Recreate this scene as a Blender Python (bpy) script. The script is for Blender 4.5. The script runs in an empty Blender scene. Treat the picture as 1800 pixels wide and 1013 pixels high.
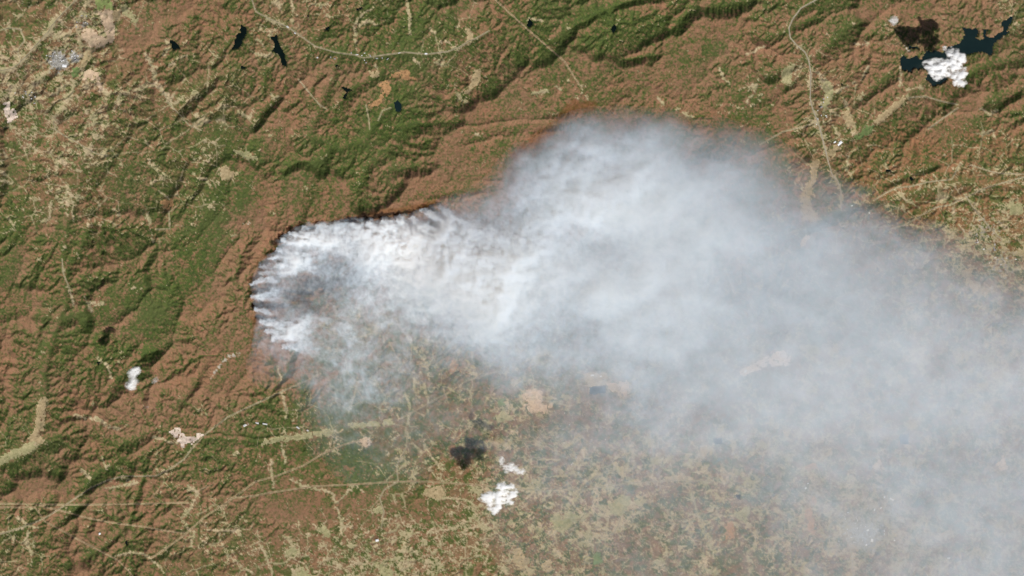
import bpy, bmesh, math, random
import numpy as np
from mathutils import Vector

# ------------------------------------------------------------------ camera, sky, sun, exposure
scene = bpy.context.scene
C = scene.collection
PX = 20.0                      # metres per picture unit (picture frame = 1800 x 1013 units)
H_CAM = 250000.0

cam_d = bpy.data.cameras.new('camera')
cam = bpy.data.objects.new('camera', cam_d)
C.objects.link(cam)
cam.location = (0, 0, H_CAM)
cam.rotation_euler = (0, 0, 0)
cam_d.sensor_width = 36.0
cam_d.lens = 250.0
cam_d.clip_start = 100.0
cam_d.clip_end = 600000.0
scene.camera = cam

SUN_AZ = math.atan2(-0.81, 0.585)      # direction towards the sun, in the ground plane
SUN_EL = math.radians(52)
world = bpy.data.worlds.new('World')
scene.world = world
world.use_nodes = True
wn = world.node_tree.nodes
sky = wn.new('ShaderNodeTexSky')
sky.sky_type = 'NISHITA'
sky.sun_disc = False
sky.sun_elevation = SUN_EL
sky.sun_rotation = math.pi / 2 - SUN_AZ
wn['Background'].inputs['Strength'].default_value = 0.05
world.node_tree.links.new(sky.outputs[0], wn['Background'].inputs['Color'])

sun_d = bpy.data.lights.new('sun', 'SUN')
sun_d.energy = 5.0
sun_d.angle = math.radians(0.53)
sun_d.color = (1.0, 0.965, 0.91)
sun = bpy.data.objects.new('sun', sun_d)
C.objects.link(sun)
sd = Vector((math.cos(SUN_AZ) * math.cos(SUN_EL), math.sin(SUN_AZ) * math.cos(SUN_EL), math.sin(SUN_EL)))
sun.rotation_euler = sd.to_track_quat('Z', 'Y').to_euler()
sun.location = sd * 20000

scene.view_settings.view_transform = 'Standard'
scene.view_settings.look = 'None'
scene.view_settings.exposure = 0.50
scene.view_settings.gamma = 1.0
scene.view_settings.use_curve_mapping = False
scene.cycles.max_bounces = 12
scene.cycles.diffuse_bounces = 2
scene.cycles.volume_bounces = 8
scene.cycles.transparent_max_bounces = 48

rng = np.random.default_rng(7)
random.seed(7)

# ------------------------------------------------------------------ numeric helpers
_T = np.random.default_rng(12345).random((257, 257)).astype(np.float32)
_T[256] = _T[0]
_T[:, 256] = _T[:, 0]


def vnoise(x, y, seed=0):
    """smooth value noise in -1..1"""
    x = x + seed * 37.17
    y = y + seed * 71.73
    xi = np.floor(x); yi = np.floor(y)
    fx = x - xi; fy = y - yi
    fx = fx * fx * fx * (fx * (fx * 6 - 15) + 10)
    fy = fy * fy * fy * (fy * (fy * 6 - 15) + 10)
    ix = xi.astype(np.int64) & 255
    iy = yi.astype(np.int64) & 255
    a = _T[iy, ix]; b = _T[iy, ix + 1]; c = _T[iy + 1, ix]; d = _T[iy + 1, ix + 1]
    return ((a + (b - a) * fx) * (1 - fy) + (c + (d - c) * fx) * fy) * 2 - 1


def fbm(x, y, octaves=4, seed=0, gain=0.5):
    s = 0; amp = 1.0; tot = 0
    cx, sx = math.cos(0.6), math.sin(0.6)
    for o in range(octaves):
        s = s + amp * vnoise(x, y, seed + o * 3)
        tot += amp
        amp *= gain
        x, y = (x * cx - y * sx) * 2.03, (x * sx + y * cx) * 2.03
    return s / tot


def ridged(x, y, octaves=4, seed=0):
    s = 0; amp = 1.0; tot = 0
    for o in range(octaves):
        s = s + amp * (1 - 2 * np.abs(vnoise(x, y, seed + o * 5)))
        tot += amp; amp *= 0.5
        x, y = (x * 0.8 - y * 0.6) * 2.05, (x * 0.6 + y * 0.8) * 2.05
    return s / tot


def rot(x, y, deg):
    c, s = math.cos(math.radians(deg)), math.sin(math.radians(deg))
    return x * c + y * s, -x * s + y * c


def smooth(a, b, x):
    t = np.clip((x - a) / (b - a), 0, 1)
    return t * t * (3 - 2 * t)


def blur(a, s):
    if s <= 0:
        return a
    r = int(math.ceil(3 * s))
    k = np.exp(-0.5 * (np.arange(-r, r + 1) / s) ** 2)
    k = (k / k.sum()).astype(np.float32)
    for ax in (0, 1):
        p = np.pad(a, [(r, r) if i == ax else (0, 0) for i in (0, 1)], mode='edge')
        o = np.zeros_like(a, dtype=np.float32)
        n = a.shape[ax]
        for i, w in enumerate(k):
            o += w * (p[i:i + n] if ax == 0 else p[:, i:i + n])
        a = o
    return a


def bilin(a, u, v):
    """sample array a[v,u] at float index arrays, clamped"""
    ny, nx = a.shape
    u = np.clip(u, 0, nx - 1.001); v = np.clip(v, 0, ny - 1.001)
    i = u.astype(np.int64); j = v.astype(np.int64)
    fu = u - i; fv = v - j
    return (a[j, i] * (1 - fu) + a[j, i + 1] * fu) * (1 - fv) + (a[j + 1, i] * (1 - fu) + a[j + 1, i + 1] * fu) * fv


def digit_map(rows, px, py, x0=0, y0=0, cell=50.0, soften=0.0):
    a = np.array([[float(c) for c in r] for r in rows], dtype=np.float32)
    up = 8
    ny, nx = a.shape
    uu, vv = np.meshgrid((np.arange(nx * up) + .5) / up - .5, (np.arange(ny * up) + .5) / up - .5)
    b = blur(bilin(a, np.clip(uu, 0, nx - 1.001), np.clip(vv, 0, ny - 1.001)), up * (0.30 + soften))
    return bilin(b, (px - x0) / cell * up - .5, (py - y0) / cell * up - .5)


def poly_mask(poly, px, py):
    """boolean raster of a polygon over coordinate arrays (regular grid px[j,i])"""
    m = np.zeros(px.shape, bool)
    p = np.array(poly, float)
    x0, y0 = p.min(0); x1, y1 = p.max(0)
    xs = px[0]; ys = py[:, 0]
    i0, i1 = np.searchsorted(xs, [x0, x1])
    if ys[0] < ys[-1]:
        j0, j1 = np.searchsorted(ys, [y0, y1])
    else:
        r = np.searchsorted(-ys, [-y1, -y0]); j0, j1 = r
    if i1 <= i0 or j1 <= j0:
        return m
    X = px[j0:j1, i0:i1]; Y = py[j0:j1, i0:i1]
    ins = np.zeros(X.shape, bool)
    n = len(p)
    for k in range(n):
        ax, ay = p[k]; bx, by = p[(k + 1) % n]
        if ay == by:
            continue
        cond = ((ay > Y) != (by > Y)) & (X < (bx - ax) * (Y - ay) / (by - ay) + ax)
        ins ^= cond
    m[j0:j1, i0:i1] = ins
    return m


def line_dist(lines, px, py, reach):
    d = np.full(px.shape, reach, np.float32)
    xs = px[0]; ys = py[:, 0]
    for ln in lines:
        for (ax, ay), (bx, by) in zip(ln[:-1], ln[1:]):
            i0, i1 = np.searchsorted(xs, [min(ax, bx) - reach, max(ax, bx) + reach])
            j0, j1 = np.searchsorted(ys, [min(ay, by) - reach, max(ay, by) + reach])
            if i1 <= i0 or j1 <= j0:
                continue
            X = px[j0:j1, i0:i1] - ax; Y = py[j0:j1, i0:i1] - ay
            dx, dy = bx - ax, by - ay
            t = np.clip((X * dx + Y * dy) / (dx * dx + dy * dy + 1e-9), 0, 1)
            dd = np.hypot(X - t * dx, Y - t * dy)
            np.minimum(d[j0:j1, i0:i1], dd, out=d[j0:j1, i0:i1])
    return d


def zp(pts, ox, oy, s=4.0):
    return [(ox + x / s, oy + y / s) for x, y in pts]


def wx(px):
    return (px - 900.0) * PX


def wy(py):
    return (506.5 - py) * PX


# ------------------------------------------------------------------ traced layout (picture units, 20 m each)
LAKES = [
    # (outline, kind, label)
    (zp([(1100, 275), (1150, 285), (1230, 280), (1265, 300), (1258, 400), (1310, 395), (1320, 300), (1370, 295), (1345, 380),
         (1420, 385), (1440, 350), (1500, 330), (1520, 290), (1500, 230), (1560, 190), (1612, 165), (1640, 190), (1600, 250),
         (1545, 310), (1590, 325), (1530, 370), (1480, 400), (1420, 450), (1402, 560), (1350, 545), (1280, 535), (1200, 555),
         (1150, 560), (1050, 640), (930, 740), (960, 820), (880, 862), (805, 888), (735, 805), (728, 772), (800, 735), (700, 700),
         (620, 702), (570, 745), (500, 708), (468, 660), (480, 570), (520, 565), (560, 595), (640, 560), (660, 600), (692, 590),
         (690, 520), (640, 500), (560, 500), (545, 440), (590, 470), (650, 470), (700, 560), (740, 525), (830, 505), (900, 545),
         (980, 470), (1060, 445), (1112, 400), (1130, 340)], 1500, 0, 5.79), 'teal',
     'large branching teal reservoir partly hidden by a white cloud'),
    (zp([(1190, 280), (1240, 300), (1278, 345), (1215, 352), (1203, 320)], 0, 0), 'dark', 'small arrowhead-shaped dark lake in brown woods east of the valley town'),
    (zp([(1690, 170), (1732, 190), (1738, 240), (1712, 290), (1692, 330), (1668, 348), (1622, 356), (1648, 310), (1655, 250), (1692, 230)], 0, 0),
     'dark', 'long ragged dark lake with side arms in green hills'),
    (zp([(1688, 458), (1748, 474), (1700, 492)], 0, 0), 'dark', 'small sliver of dark pond below the ragged dark lake'),
    (zp([(98, 258), (150, 248), (162, 300), (192, 360), (217, 430), (217, 478), (183, 460), (163, 380), (106, 362), (135, 320)], 450, 0),
     'dark', 'narrow winding dark lake beside bright green grounds'),
    (zp([(970, 722), (1000, 703), (1026, 740), (1022, 792), (990, 792), (973, 760)], 450, 0), 'teal', 'compact oval teal pond below the tan quarry slopes'),
    (zp([(480, 210), (530, 172), (512, 216), (485, 226)], 450, 0), 'dark', 'slim dark pond above the pale valley highway'),
    (zp([(700, 58), (750, 48), (742, 76), (705, 77)], 450, 0), 'dark', 'tiny dark pond among brown ridges at the upper woods'),
    (zp([(583, 598), (640, 618), (682, 633), (648, 650), (637, 680), (627, 702), (608, 690), (630, 652)], 450, 0), 'dark',
     'branching small dark lake between brown hills and green woods'),
    (zp([(348, 124), (378, 76), (368, 127)], 450, 0), 'dark', 'thin dark pond pointing at a tan clearing'),
    (zp([(553, 453), (582, 464), (565, 482)], 450, 0), 'dark', 'tiny round dark pond south of the valley highway'),
    (zp([(103, 187), (120, 123), (152, 165), (130, 192)], 900, 0), 'dark', 'small pointed dark lake beside the power line clearing'),
    (zp([(688, 202), (715, 168), (738, 190), (722, 242), (708, 230)], 900, 0), 'dark', 'narrow dark lake with a pale bank on brown ridges'),
    (zp([(988, 250), (1003, 223), (1015, 245), (1037, 243), (1012, 268)], 1350, 253), 'dark', 'little star-shaped dark pond on orange brown hills'),
    (zp([(818, 183), (862, 183), (862, 202), (830, 203)], 1350, 253), 'dark', 'short dark pond west of the star-shaped pond'),
    (zp([(673, 520), (717, 523), (692, 548)], 0, 506), 'dark', 'tiny dark pond beside a pale ridge clearing'),
    (zp([(508, 580), (537, 600), (515, 612)], 1350, 0), 'dark', 'tiny dark pond north of the highway town'),
    (zp([(343, 738), (378, 745), (360, 768)], 1350, 0), 'green', 'small dark green pond inside the pale highway town'),
    (zp([(1562, 452), (1607, 438), (1602, 482)], 900, 759), 'dark', 'small dark pond veiled by thin smoke near farm clearings'),
    (zp([(1408, 38), (1482, 48), (1474, 92), (1418, 82)], 900, 759), 'dark', 'dark lake dimly seen through smoke beside a pale strip field'),
    (zp([(920, 20), (985, 15), (990, 90), (925, 85)], 1350, 759), 'dark', 'dark block of water dimly seen under the grey smoke veil'),
    (zp([(540, 697), (660, 683), (656, 742), (545, 757)], 900, 506), 'teal', 'square dark water basin below a tan square field in smoke'),
    (zp([(875, 775), (900, 760), (905, 795), (885, 805)], 0, 759), 'dark', 'tiny dark pond beside tan clearings near crossing corridors'),
]

# fields: outline, colour key, label
FIELDS = [
    (zp([(690, 100), (735, 85), (800, 72), (812, 200), (798, 295), (765, 300), (745, 200)], 0, 0), 'pink', 'long pinkish tan field along the valley town river'),
    (zp([(580, 240), (640, 195), (700, 250), (762, 285), (742, 332), (650, 332), (590, 275)], 0, 0), 'pink', 'broad bare pinkish field at the bend of the valley town river'),
    (zp([(680, 0), (795, 0), (792, 62), (690, 64)], 0, 0), 'green', 'bright green field above the pinkish river fields'),
    (zp([(815, 70), (845, 80), (842, 155), (815, 150), (800, 110)], 0, 0), 'tan', 'slim tan field east of the long pinkish field'),
    (zp([(850, 40), (890, 45), (925, 100), (980, 155), (960, 160), (870, 115)], 0, 0), 'palegreen', 'pale green field tapering into brown woods'),
    (zp([(570, 430), (640, 360), (690, 350), (640, 400), (600, 470), (575, 470)], 0, 0), 'tan', 'curved tan field inside the river bend'),
    (zp([(600, 512), (650, 500), (690, 520), (705, 580), (725, 640), (700, 640), (680, 560), (620, 555), (585, 560)], 0, 0), 'pink', 'hooked pinkish clearing south of the valley town'),
    (zp([(28, 740), (65, 720), (75, 770), (110, 780), (125, 830), (85, 850), (70, 878), (50, 862), (60, 820), (28, 780)], 0, 0), 'white', 'ragged white bare quarry at the edge of green hills'),
    (zp([(505, 480), (550, 460), (552, 540), (510, 535)], 0, 0), 'bright', 'small vivid green sports ground beside the town'),
    (zp([(870, 600), (915, 568), (952, 640), (932, 678), (900, 642)], 450, 0), 'orange', 'tan quarry slope above the oval teal pond'),
    (zp([(940, 535), (1050, 500), (1135, 552), (1060, 556), (990, 540)], 450, 0), 'orange', 'orange tan bare hillside north of the oval pond'),
    (zp([(780, 500), (850, 498), (862, 542), (815, 535)], 450, 0), 'tan', 'small tan clearing west of the quarry slope'),
    (zp([(1470, 195), (1500, 210), (1530, 285), (1475, 320), (1455, 325), (1490, 280)], 450, 0), 'tan', 'tan clearing at the end of the valley highway'),
    (zp([(870, 690), (895, 650), (880, 740), (800, 745)], 450, 0), 'orange', 'orange tan slope south of the quarry'),
    (zp([(1540, 500), (1590, 480), (1570, 570), (1500, 660), (1475, 660), (1520, 570)], 450, 0), 'tan', 'narrow tan clearing running down a brown ridge'),
    (zp([(1130, 412), (1222, 395), (1227, 442), (1187, 477), (1160, 440)], 0, 253), 'orange', 'round tan clearing with a straight track below it'),
    (zp([(1570, 160), (1600, 148), (1622, 190), (1680, 208), (1642, 242), (1565, 262)], 0, 253), 'tan', 'pale tan clearing beside dark evergreen woods'),
    (zp([(1650, 48), (1700, 60), (1800, 78), (1820, 112), (1720, 104), (1660, 72)], 0, 253), 'palegreen', 'pale green valley field beside dark woods'),
    (zp([(260, 820), (332, 758), (322, 850), (302, 1004), (240, 1008), (265, 900)], 0, 506), 'tan', 'long pale valley field running down from the mountain stream'),
    (zp([(0, 190), (60, 150), (150, 108), (237, 60), (242, 125), (120, 182), (40, 217), (0, 222)], 0, 759), 'palegreen', 'broad pale green valley field in the foothills'),
    (zp([(205, 60), (250, -10), (315, 60), (300, 80)], 0, 759), 'tan', 'small pale field between the two foothill valley fields'),
    (zp([(1195, 0), (1240, 50), (1280, 90), (1272, 132), (1302, 90), (1372, 70), (1432, 20), (1392, 8), (1350, 40), (1310, 40), (1262, -15), (1235, -25)], 0, 759), 'white',
     'forked pinkish white sand flat by the diagonal road'),
    (zp([(410, 85), (475, 12), (507, 30), (455, 92)], 1350, 253), 'tan', 'tan rectangular graded lot below a white warehouse'),
    (zp([(610, 962), (700, 892), (742, 880), (722, 932), (632, 986)], 1350, 0), 'bright', 'long vivid green field strip east of the highway town'),
    (zp([(740, 850), (950, 680), (992, 690), (880, 782), (782, 872)], 1350, 0), 'tan', 'long tan valley field leading to the reservoir dam'),
    (zp([(518, 790), (560, 780), (622, 930), (580, 922)], 1350, 0), 'tan', 'narrow tan field southeast of the green town pond'),
    (zp([(388, 580), (432, 580), (452, 650), (432, 740), (372, 802), (402, 700)], 1350, 0), 'palegreen', 'curved pale grass slope around the green town pond'),
    (zp([(470, 480), (540, 450), (520, 590), (450, 580)], 1260, 0), 'palegreen', 'pale green clearing between brown ridges west of the highway'),
    (zp([(65, 762), (120, 713), (200, 720), (212, 800), (202, 832), (277, 818), (262, 882), (120, 872), (100, 832)], 900, 506), 'pink', 'pinkish horseshoe field around dark woods at the smoke edge'),
    (zp([(500, 602), (660, 600), (662, 678), (540, 693)], 900, 506), 'tan', 'tan square field with white roofs under thin smoke'),
    (zp([(670, 672), (820, 662), (812, 762), (700, 722)], 900, 506), 'pink', 'tan field east of the square basin under smoke'),
    (zp([(0, 640), (50, 660), (45, 690), (-10, 680)], 900, 506), 'tan', 'small tan field above the pinkish horseshoe field'),
    (zp([(1350, 592), (1388, 508), (1412, 540), (1402, 592)], 450, 506), 'orange', 'orange tan triangular field among dark woods'),
    (zp([(1690, 902), (1750, 858), (1792, 930), (1702, 942)], 450, 506), 'palegreen', 'pale green field next to a vivid green patch'),
    (zp([(1710, 800), (1740, 780), (1750, 830), (1715, 835)], 450, 506), 'bright', 'vivid green small patch near dark cloud shadow'),
    (zp([(650, 960), (850, 945), (955, 925), (972, 960), (682, 988)], 450, 506), 'palegreen', 'pale green strip field along the valley road'),
    (zp([(380, 10), (500, -10), (560, 15), (400, 40), (40, 90), (60, 55)], 450, 759), 'palegreen', 'long pale green valley strip west of the strip field'),
    (zp([(735, 60), (770, 35), (830, 78), (770, 108)], 450, 759), 'pink', 'pinkish clearing at the end of the diagonal corridor'),
    (zp([(435, 702), (470, 655), (522, 700), (512, 742)], 450, 759), 'palegreen', 'pale green four-sided pasture beside wooded brown hills'),
    (zp([(820, 540), (870, 518), (892, 570), (840, 577)], 450, 759), 'palegreen', 'small pale pasture beside the winding farm road'),
    (zp([(205, 850), (240, 815), (285, 850), (245, 885)], 450, 759), 'palegreen', 'small rounded pasture on the brown foothill edge'),
    (zp([(295, 985), (330, 955), (385, 1000), (370, 1060), (300, 1050)], 450, 759), 'palegreen', 'pale pasture beside a dark square wood'),
    (zp([(880, 930), (955, 975), (960, 1030), (870, 1000)], 450, 759), 'palegreen', 'pale curved pasture at the southern farm belt'),
    (zp([(1190, 400), (1290, 380), (1330, 440), (1270, 480), (1180, 440)], 450, 759), 'tan', 'tan cleared slopes east of the winding farm road'),
    (zp([(280, 612), (322, 580), (350, 640), (382, 560), (482, 590), (442, 642), (357, 712), (290, 662)], 900, 759), 'palegreen', 'heart-shaped yellow green field among dark woods'),
    (zp([(580, 860), (626, 850), (626, 922), (575, 927)], 900, 759), 'bright', 'vivid green rectangular field in the farm belt'),
    (zp([(680, 502), (800, 450), (842, 480), (772, 592), (690, 572)], 900, 759), 'palegreen', 'broad pale green pasture south of the farm road'),
    (zp([(1300, 235), (1320, 150), (1365, 85), (1370, 120), (1325, 240)], 900, 759), 'tan', 'slanting pale strip field under thin smoke'),
    (zp([(1070, 320), (1225, 290), (1230, 335), (1090, 345)], 900, 759), 'tan', 'flat tan field beside the farm road under thin smoke'),
    (zp([(10, 830), (60, 820), (130, 920), (60, 960), (10, 900)], 900, 759), 'tan', 'tan farm clearing south of dark woods'),
    (zp([(210, 930), (270, 900), (290, 970), (230, 990)], 900, 759), 'tan', 'tan rounded field in the southern farm belt'),
    (zp([(1560, 570), (1650, 530), (1680, 510), (1640, 640), (1590, 610)], 900, 759), 'palegreen', 'pale green farm field in thin haze'),
    (zp([(1500, 650), (1550, 630), (1560, 740), (1510, 760)], 900, 759), 'orange', 'orange bare lot in thin smoke haze'),
    (zp([(255, 545), (292, 538), (312, 590), (332, 640), (322, 728), (290, 690), (275, 610)], 1350, 759), 'orange', 'long orange bare earth strip beside the hazy city'),
    (zp([(300, 470), (325, 460), (340, 500), (310, 515)], 1350, 759), 'orange', 'small orange bare lot above the long orange strip'),
    (zp([(262, 245), (320, 222), (348, 250), (290, 278)], 1350, 759), 'orange', 'round orange bare patch seen through smoke'),
    (zp([(742, 240), (775, 192), (802, 235), (765, 268)], 1350, 759), 'pink', 'pink bare patch seen through grey smoke'),
    (zp([(1615, 232), (1655, 160), (1682, 268), (1640, 275)], 1350, 759), 'pink', 'pinkish bare strip seen through smoke on the eastern plain'),
    (zp([(0, 502), (60, 450), (102, 438), (172, 510), (120, 542), (40, 547)], 1350, 506), 'white', 'pale pinkish quarry showing through thick smoke'),
    (zp([(1600, 600), (1690, 535), (1725, 515), (1800, 480), (1800, 540), (1700, 590), (1620, 625)], 900, 506), 'white', 'pale western end of the smoke-veiled quarry'),
    (zp([(270, 410), (330, 400), (380, 450), (300, 475)], 1350, 506), 'palegreen', 'pale plots east of the smoke-veiled quarry'),
    (zp([(300, 130), (360, 110), (330, 250), (280, 400), (360, 540), (240, 540), (230, 380), (290, 250)], 1350, 253), 'tan', 'branching tan valley floor at the northern smoke edge'),
    (zp([(225, 720), (260, 640), (285, 650), (260, 700)], 1350, 253), 'pink', 'small pale field under the northern smoke'),
    (zp([(1680, 430), (1720, 400), (1800, 440), (1790, 490), (1700, 490)], 1350, 253), 'palegreen', 'green pasture among eastern suburbs'),
    (zp([(1360, 500), (1450, 470), (1400, 560), (1560, 640), (1480, 690), (1420, 600)], 1350, 506 - 253 + 100), 'tan', 'tan suburban clearings on the eastern plain'),
]

# roads and corridors: (points, width in m, kind, label)
LINES = [
    (zp([(-60, -85), (-20, 20), (0, 85), (120, 145), (220, 190), (320, 260), (420, 330), (560, 370), (700, 390), (760, 410), (900, 390), (1050, 370), (1200, 385),
         (1350, 365), (1440, 330), (1500, 290), (1550, 270), (1640, 220)], 450, 0), 44, 'road', 'pale valley highway lined with clearings north of the fire'),
    (zp([(400, -40), (340, 0), (230, 60), (170, 140), (145, 200), (155, 270), (200, 320), (260, 370), (285, 430), (300, 520), (295, 700), (310, 760), (345, 850),
         (370, 930), (390, 1012), (420, 1132), (450, 1232), (490, 1277), (510, 1342), (512, 1482)], 1350, 0), 46, 'highway', 'wide winding pale highway west of the reservoir'),
    (zp([(560, -30), (520, 20), (400, 140), (330, 240), (240, 340), (150, 440), (80, 490), (0, 500), (-60, 520)], 0, 0), 46, 'road', 'pale valley road curving into the town from the northeast'),
    (zp([(150, 440), (128, 350), (180, 290), (150, 210), (80, 200), (0, 218)], 0, 0), 30, 'road', 'hooked pale side road west of the town'),
    (zp([(380, 850), (400, 920), (480, 970), (560, 1012), (650, 1072), (700, 1087), (760, 1100)], 0, 0), 34, 'road', 'pale road leaving the settled valley southeastward'),
    (zp([(1150, 640), (1200, 740), (1270, 810), (1330, 880), (1420, 920)], 0, 0), 24, 'road', 'thin grey lane winding over green hills'),
    (zp([(-60, 740), (0, 720), (130, 680), (240, 640), (330, 600), (470, 510), (560, 450), (650, 390), (760, 340), (870, 310), (1000, 310), (1100, 310), (1200, 260),
         (1300, 190), (1350, 120), (1430, 30), (1600, -102), (1800, -197), (1940, -262), (2060, -317), (2160, -362), (2240, -402)], 0, 759), 32, 'road',
     'long thin road crossing the foothills diagonally past the sand flat'),
    (zp([(880, 680), (900, 560), (870, 470), (900, 410), (1000, 350), (990, 240), (1060, 100), (1065, 0)], 450, 759), 30, 'road', 'winding pale farm road climbing north through pastures'),
    (zp([(860, 600), (950, 575), (1080, 500), (1170, 450), (1280, 430), (1400, 370), (1530, 310), (1700, 260), (1900, 210)], 1350, 253), 30, 'road', 'straight pale road from the smoke edge to the eastern hills'),
    (zp([(1380, 360), (1480, 500), (1540, 570), (1600, 640), (1650, 680)], 1350, 253), 44, 'road', 'short wide pale diagonal road beside suburban loops'),
    (zp([(740, 400), (820, 350), (900, 310), (1000, 300), (1120, 270), (1290, 250), (1350, 130)], 1350, 253), 30, 'road', 'bent pale road below the star-shaped pond'),
    (zp([(1420, 150), (1560, 195), (1640, 210), (1800, 215)], 1350, 253), 28, 'road', 'pale road past an orange field on eastern hills'),
    (zp([(980, 690), (1100, 680), (1200, 710), (1330, 740)], 1350, 0), 34, 'road', 'pale road running east below the reservoir dam'),
    (zp([(1330, 762), (1230, 830), (1120, 912)], 1350, 0), 30, 'road', 'short straight track climbing a brown ridge'),
    (zp([(-60, 1020), (100, 930), (260, 890), (340, 860)], 1350, 0), 28, 'road', 'thin pale road joining the highway from the west'),
    (zp([(350, 510), (400, 590), (440, 640)], 1350, 0), 28, 'road', 'short pale spur above the green town pond'),
    (zp([(440, 810), (445, 900), (465, 955), (492, 1012), (520, 1140)], 0, 253), 28, 'road', 'grey mountain valley lane between shaded slopes'),
    (zp([(1120, 330), (1200, 392)], 0, 253), 24, 'track', 'short pale track above the round tan clearing'),
    (zp([(1195, 480), (1203, 600), (1100, 602)], 0, 253), 24, 'track', 'straight pale track below the round tan clearing'),
    (zp([(300, 560), (380, 660), (450, 740), (500, 770)], 450, 0), 28, 'road', 'thin pale road descending a brown hillside'),
    (zp([(860, 850), (890, 780), (950, 760)], 450, 0), 24, 'track', 'thin tan track below the oval teal pond'),
    (zp([(775, 740), (795, 840), (800, 910)], 450, 0), 24, 'track', 'faint straight track in green woods'),
    (zp([(1130, 540), (1220, 540), (1320, 480), (1392, 400)], 450, 506), 28, 'road', 'pale road into thin smoke south of the fire'),
    (zp([(650, 880), (690, 760), (720, 660)], 450, 506), 28, 'road', 'thin grey road in the drifting southern smoke'),
    (zp([(600, 1100), (600, 1010), (590, 900), (580, 820), (560, 700), (590, 620), (680, 550), (720, 520)], 1350, 759), 40, 'highway', 'grey highway curving through the hazy city'),
    (zp([(400, 850), (520, 680), (590, 620)], 1350, 759), 30, 'road', 'thin grey road entering the hazy city'),
    (zp([(640, 750), (720, 710), (752, 640), (772, 590)], 900, 759), 26, 'road', 'curved tan farm lane beside the broad pasture'),
    (zp([(1245, 340), (1290, 520), (1340, 640), (1400, 800)], 900, 759), 28, 'road', 'thin pale road running south through hazy farms'),
    (zp([(970, 0), (985, 110), (1000, 210), (990, 330)], 900, 759), 26, 'road', 'thin pale lane into the smoke from the farm road'),
    (zp([(0, 400), (200, 415), (500, 405), (700, 380), (850, 360), (1060, 345), (1230, 340), (1420, 350)], 900, 759), 30, 'road', 'straight pale farm road across the southern farm belt'),
    (zp([(-200, 470), (0, 450), (90, 430), (400, 385), (700, 370), (1000, 350), (1200, 350), (1500, 370), (1800, 400)], 450, 759), 28, 'corridor', 'thin pale power line clearing across brown hills'),
    (zp([(1640, -40), (1680, 0), (1800, 110), (1910, 210), (2050, 330), (2170, 440), (2220, 520), (2295, 635)], 450, 0), 40, 'corridor', 'straight tan power line clearing slanting through northern woods'),
    (zp([(-60, 505), (0, 505), (260, 508), (500, 512), (900, 507), (1200, 500), (1330, 500)], 0, 759), 24, 'corridor', 'thin straight tan clearing running due east'),
    (zp([(260, 512), (420, 550), (600, 600), (800, 640), (1000, 665), (1200, 700), (1312, 712)], 0, 759), 36, 'corridor', 'slanting pale power line clearing below the due east clearing'),
    (zp([(-60, 530), (250, 528), (320, 630), (450, 700), (600, 780), (750, 860), (830, 900), (900, 970), (1000, 1090)], 0, 759), 50, 'corridor', 'wide brown power line clearing descending the foothills'),
    (zp([(1060, 890), (1200, 800), (1330, 700), (1450, 590), (1580, 510), (1800, 350), (1950, 310), (2130, 240), (2280, 150), (2420, 90), (2540, 60)], 0, 759), 28, 'corridor',
     'long thin tan clearing rising northeast across the foothills'),
    (zp([(1000, 930), (1150, 850), (1350, 740), (1500, 650), (1720, 580)], 450, 506), 24, 'corridor', 'thin pale clearing rising into the smoke plume'),
]

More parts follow.
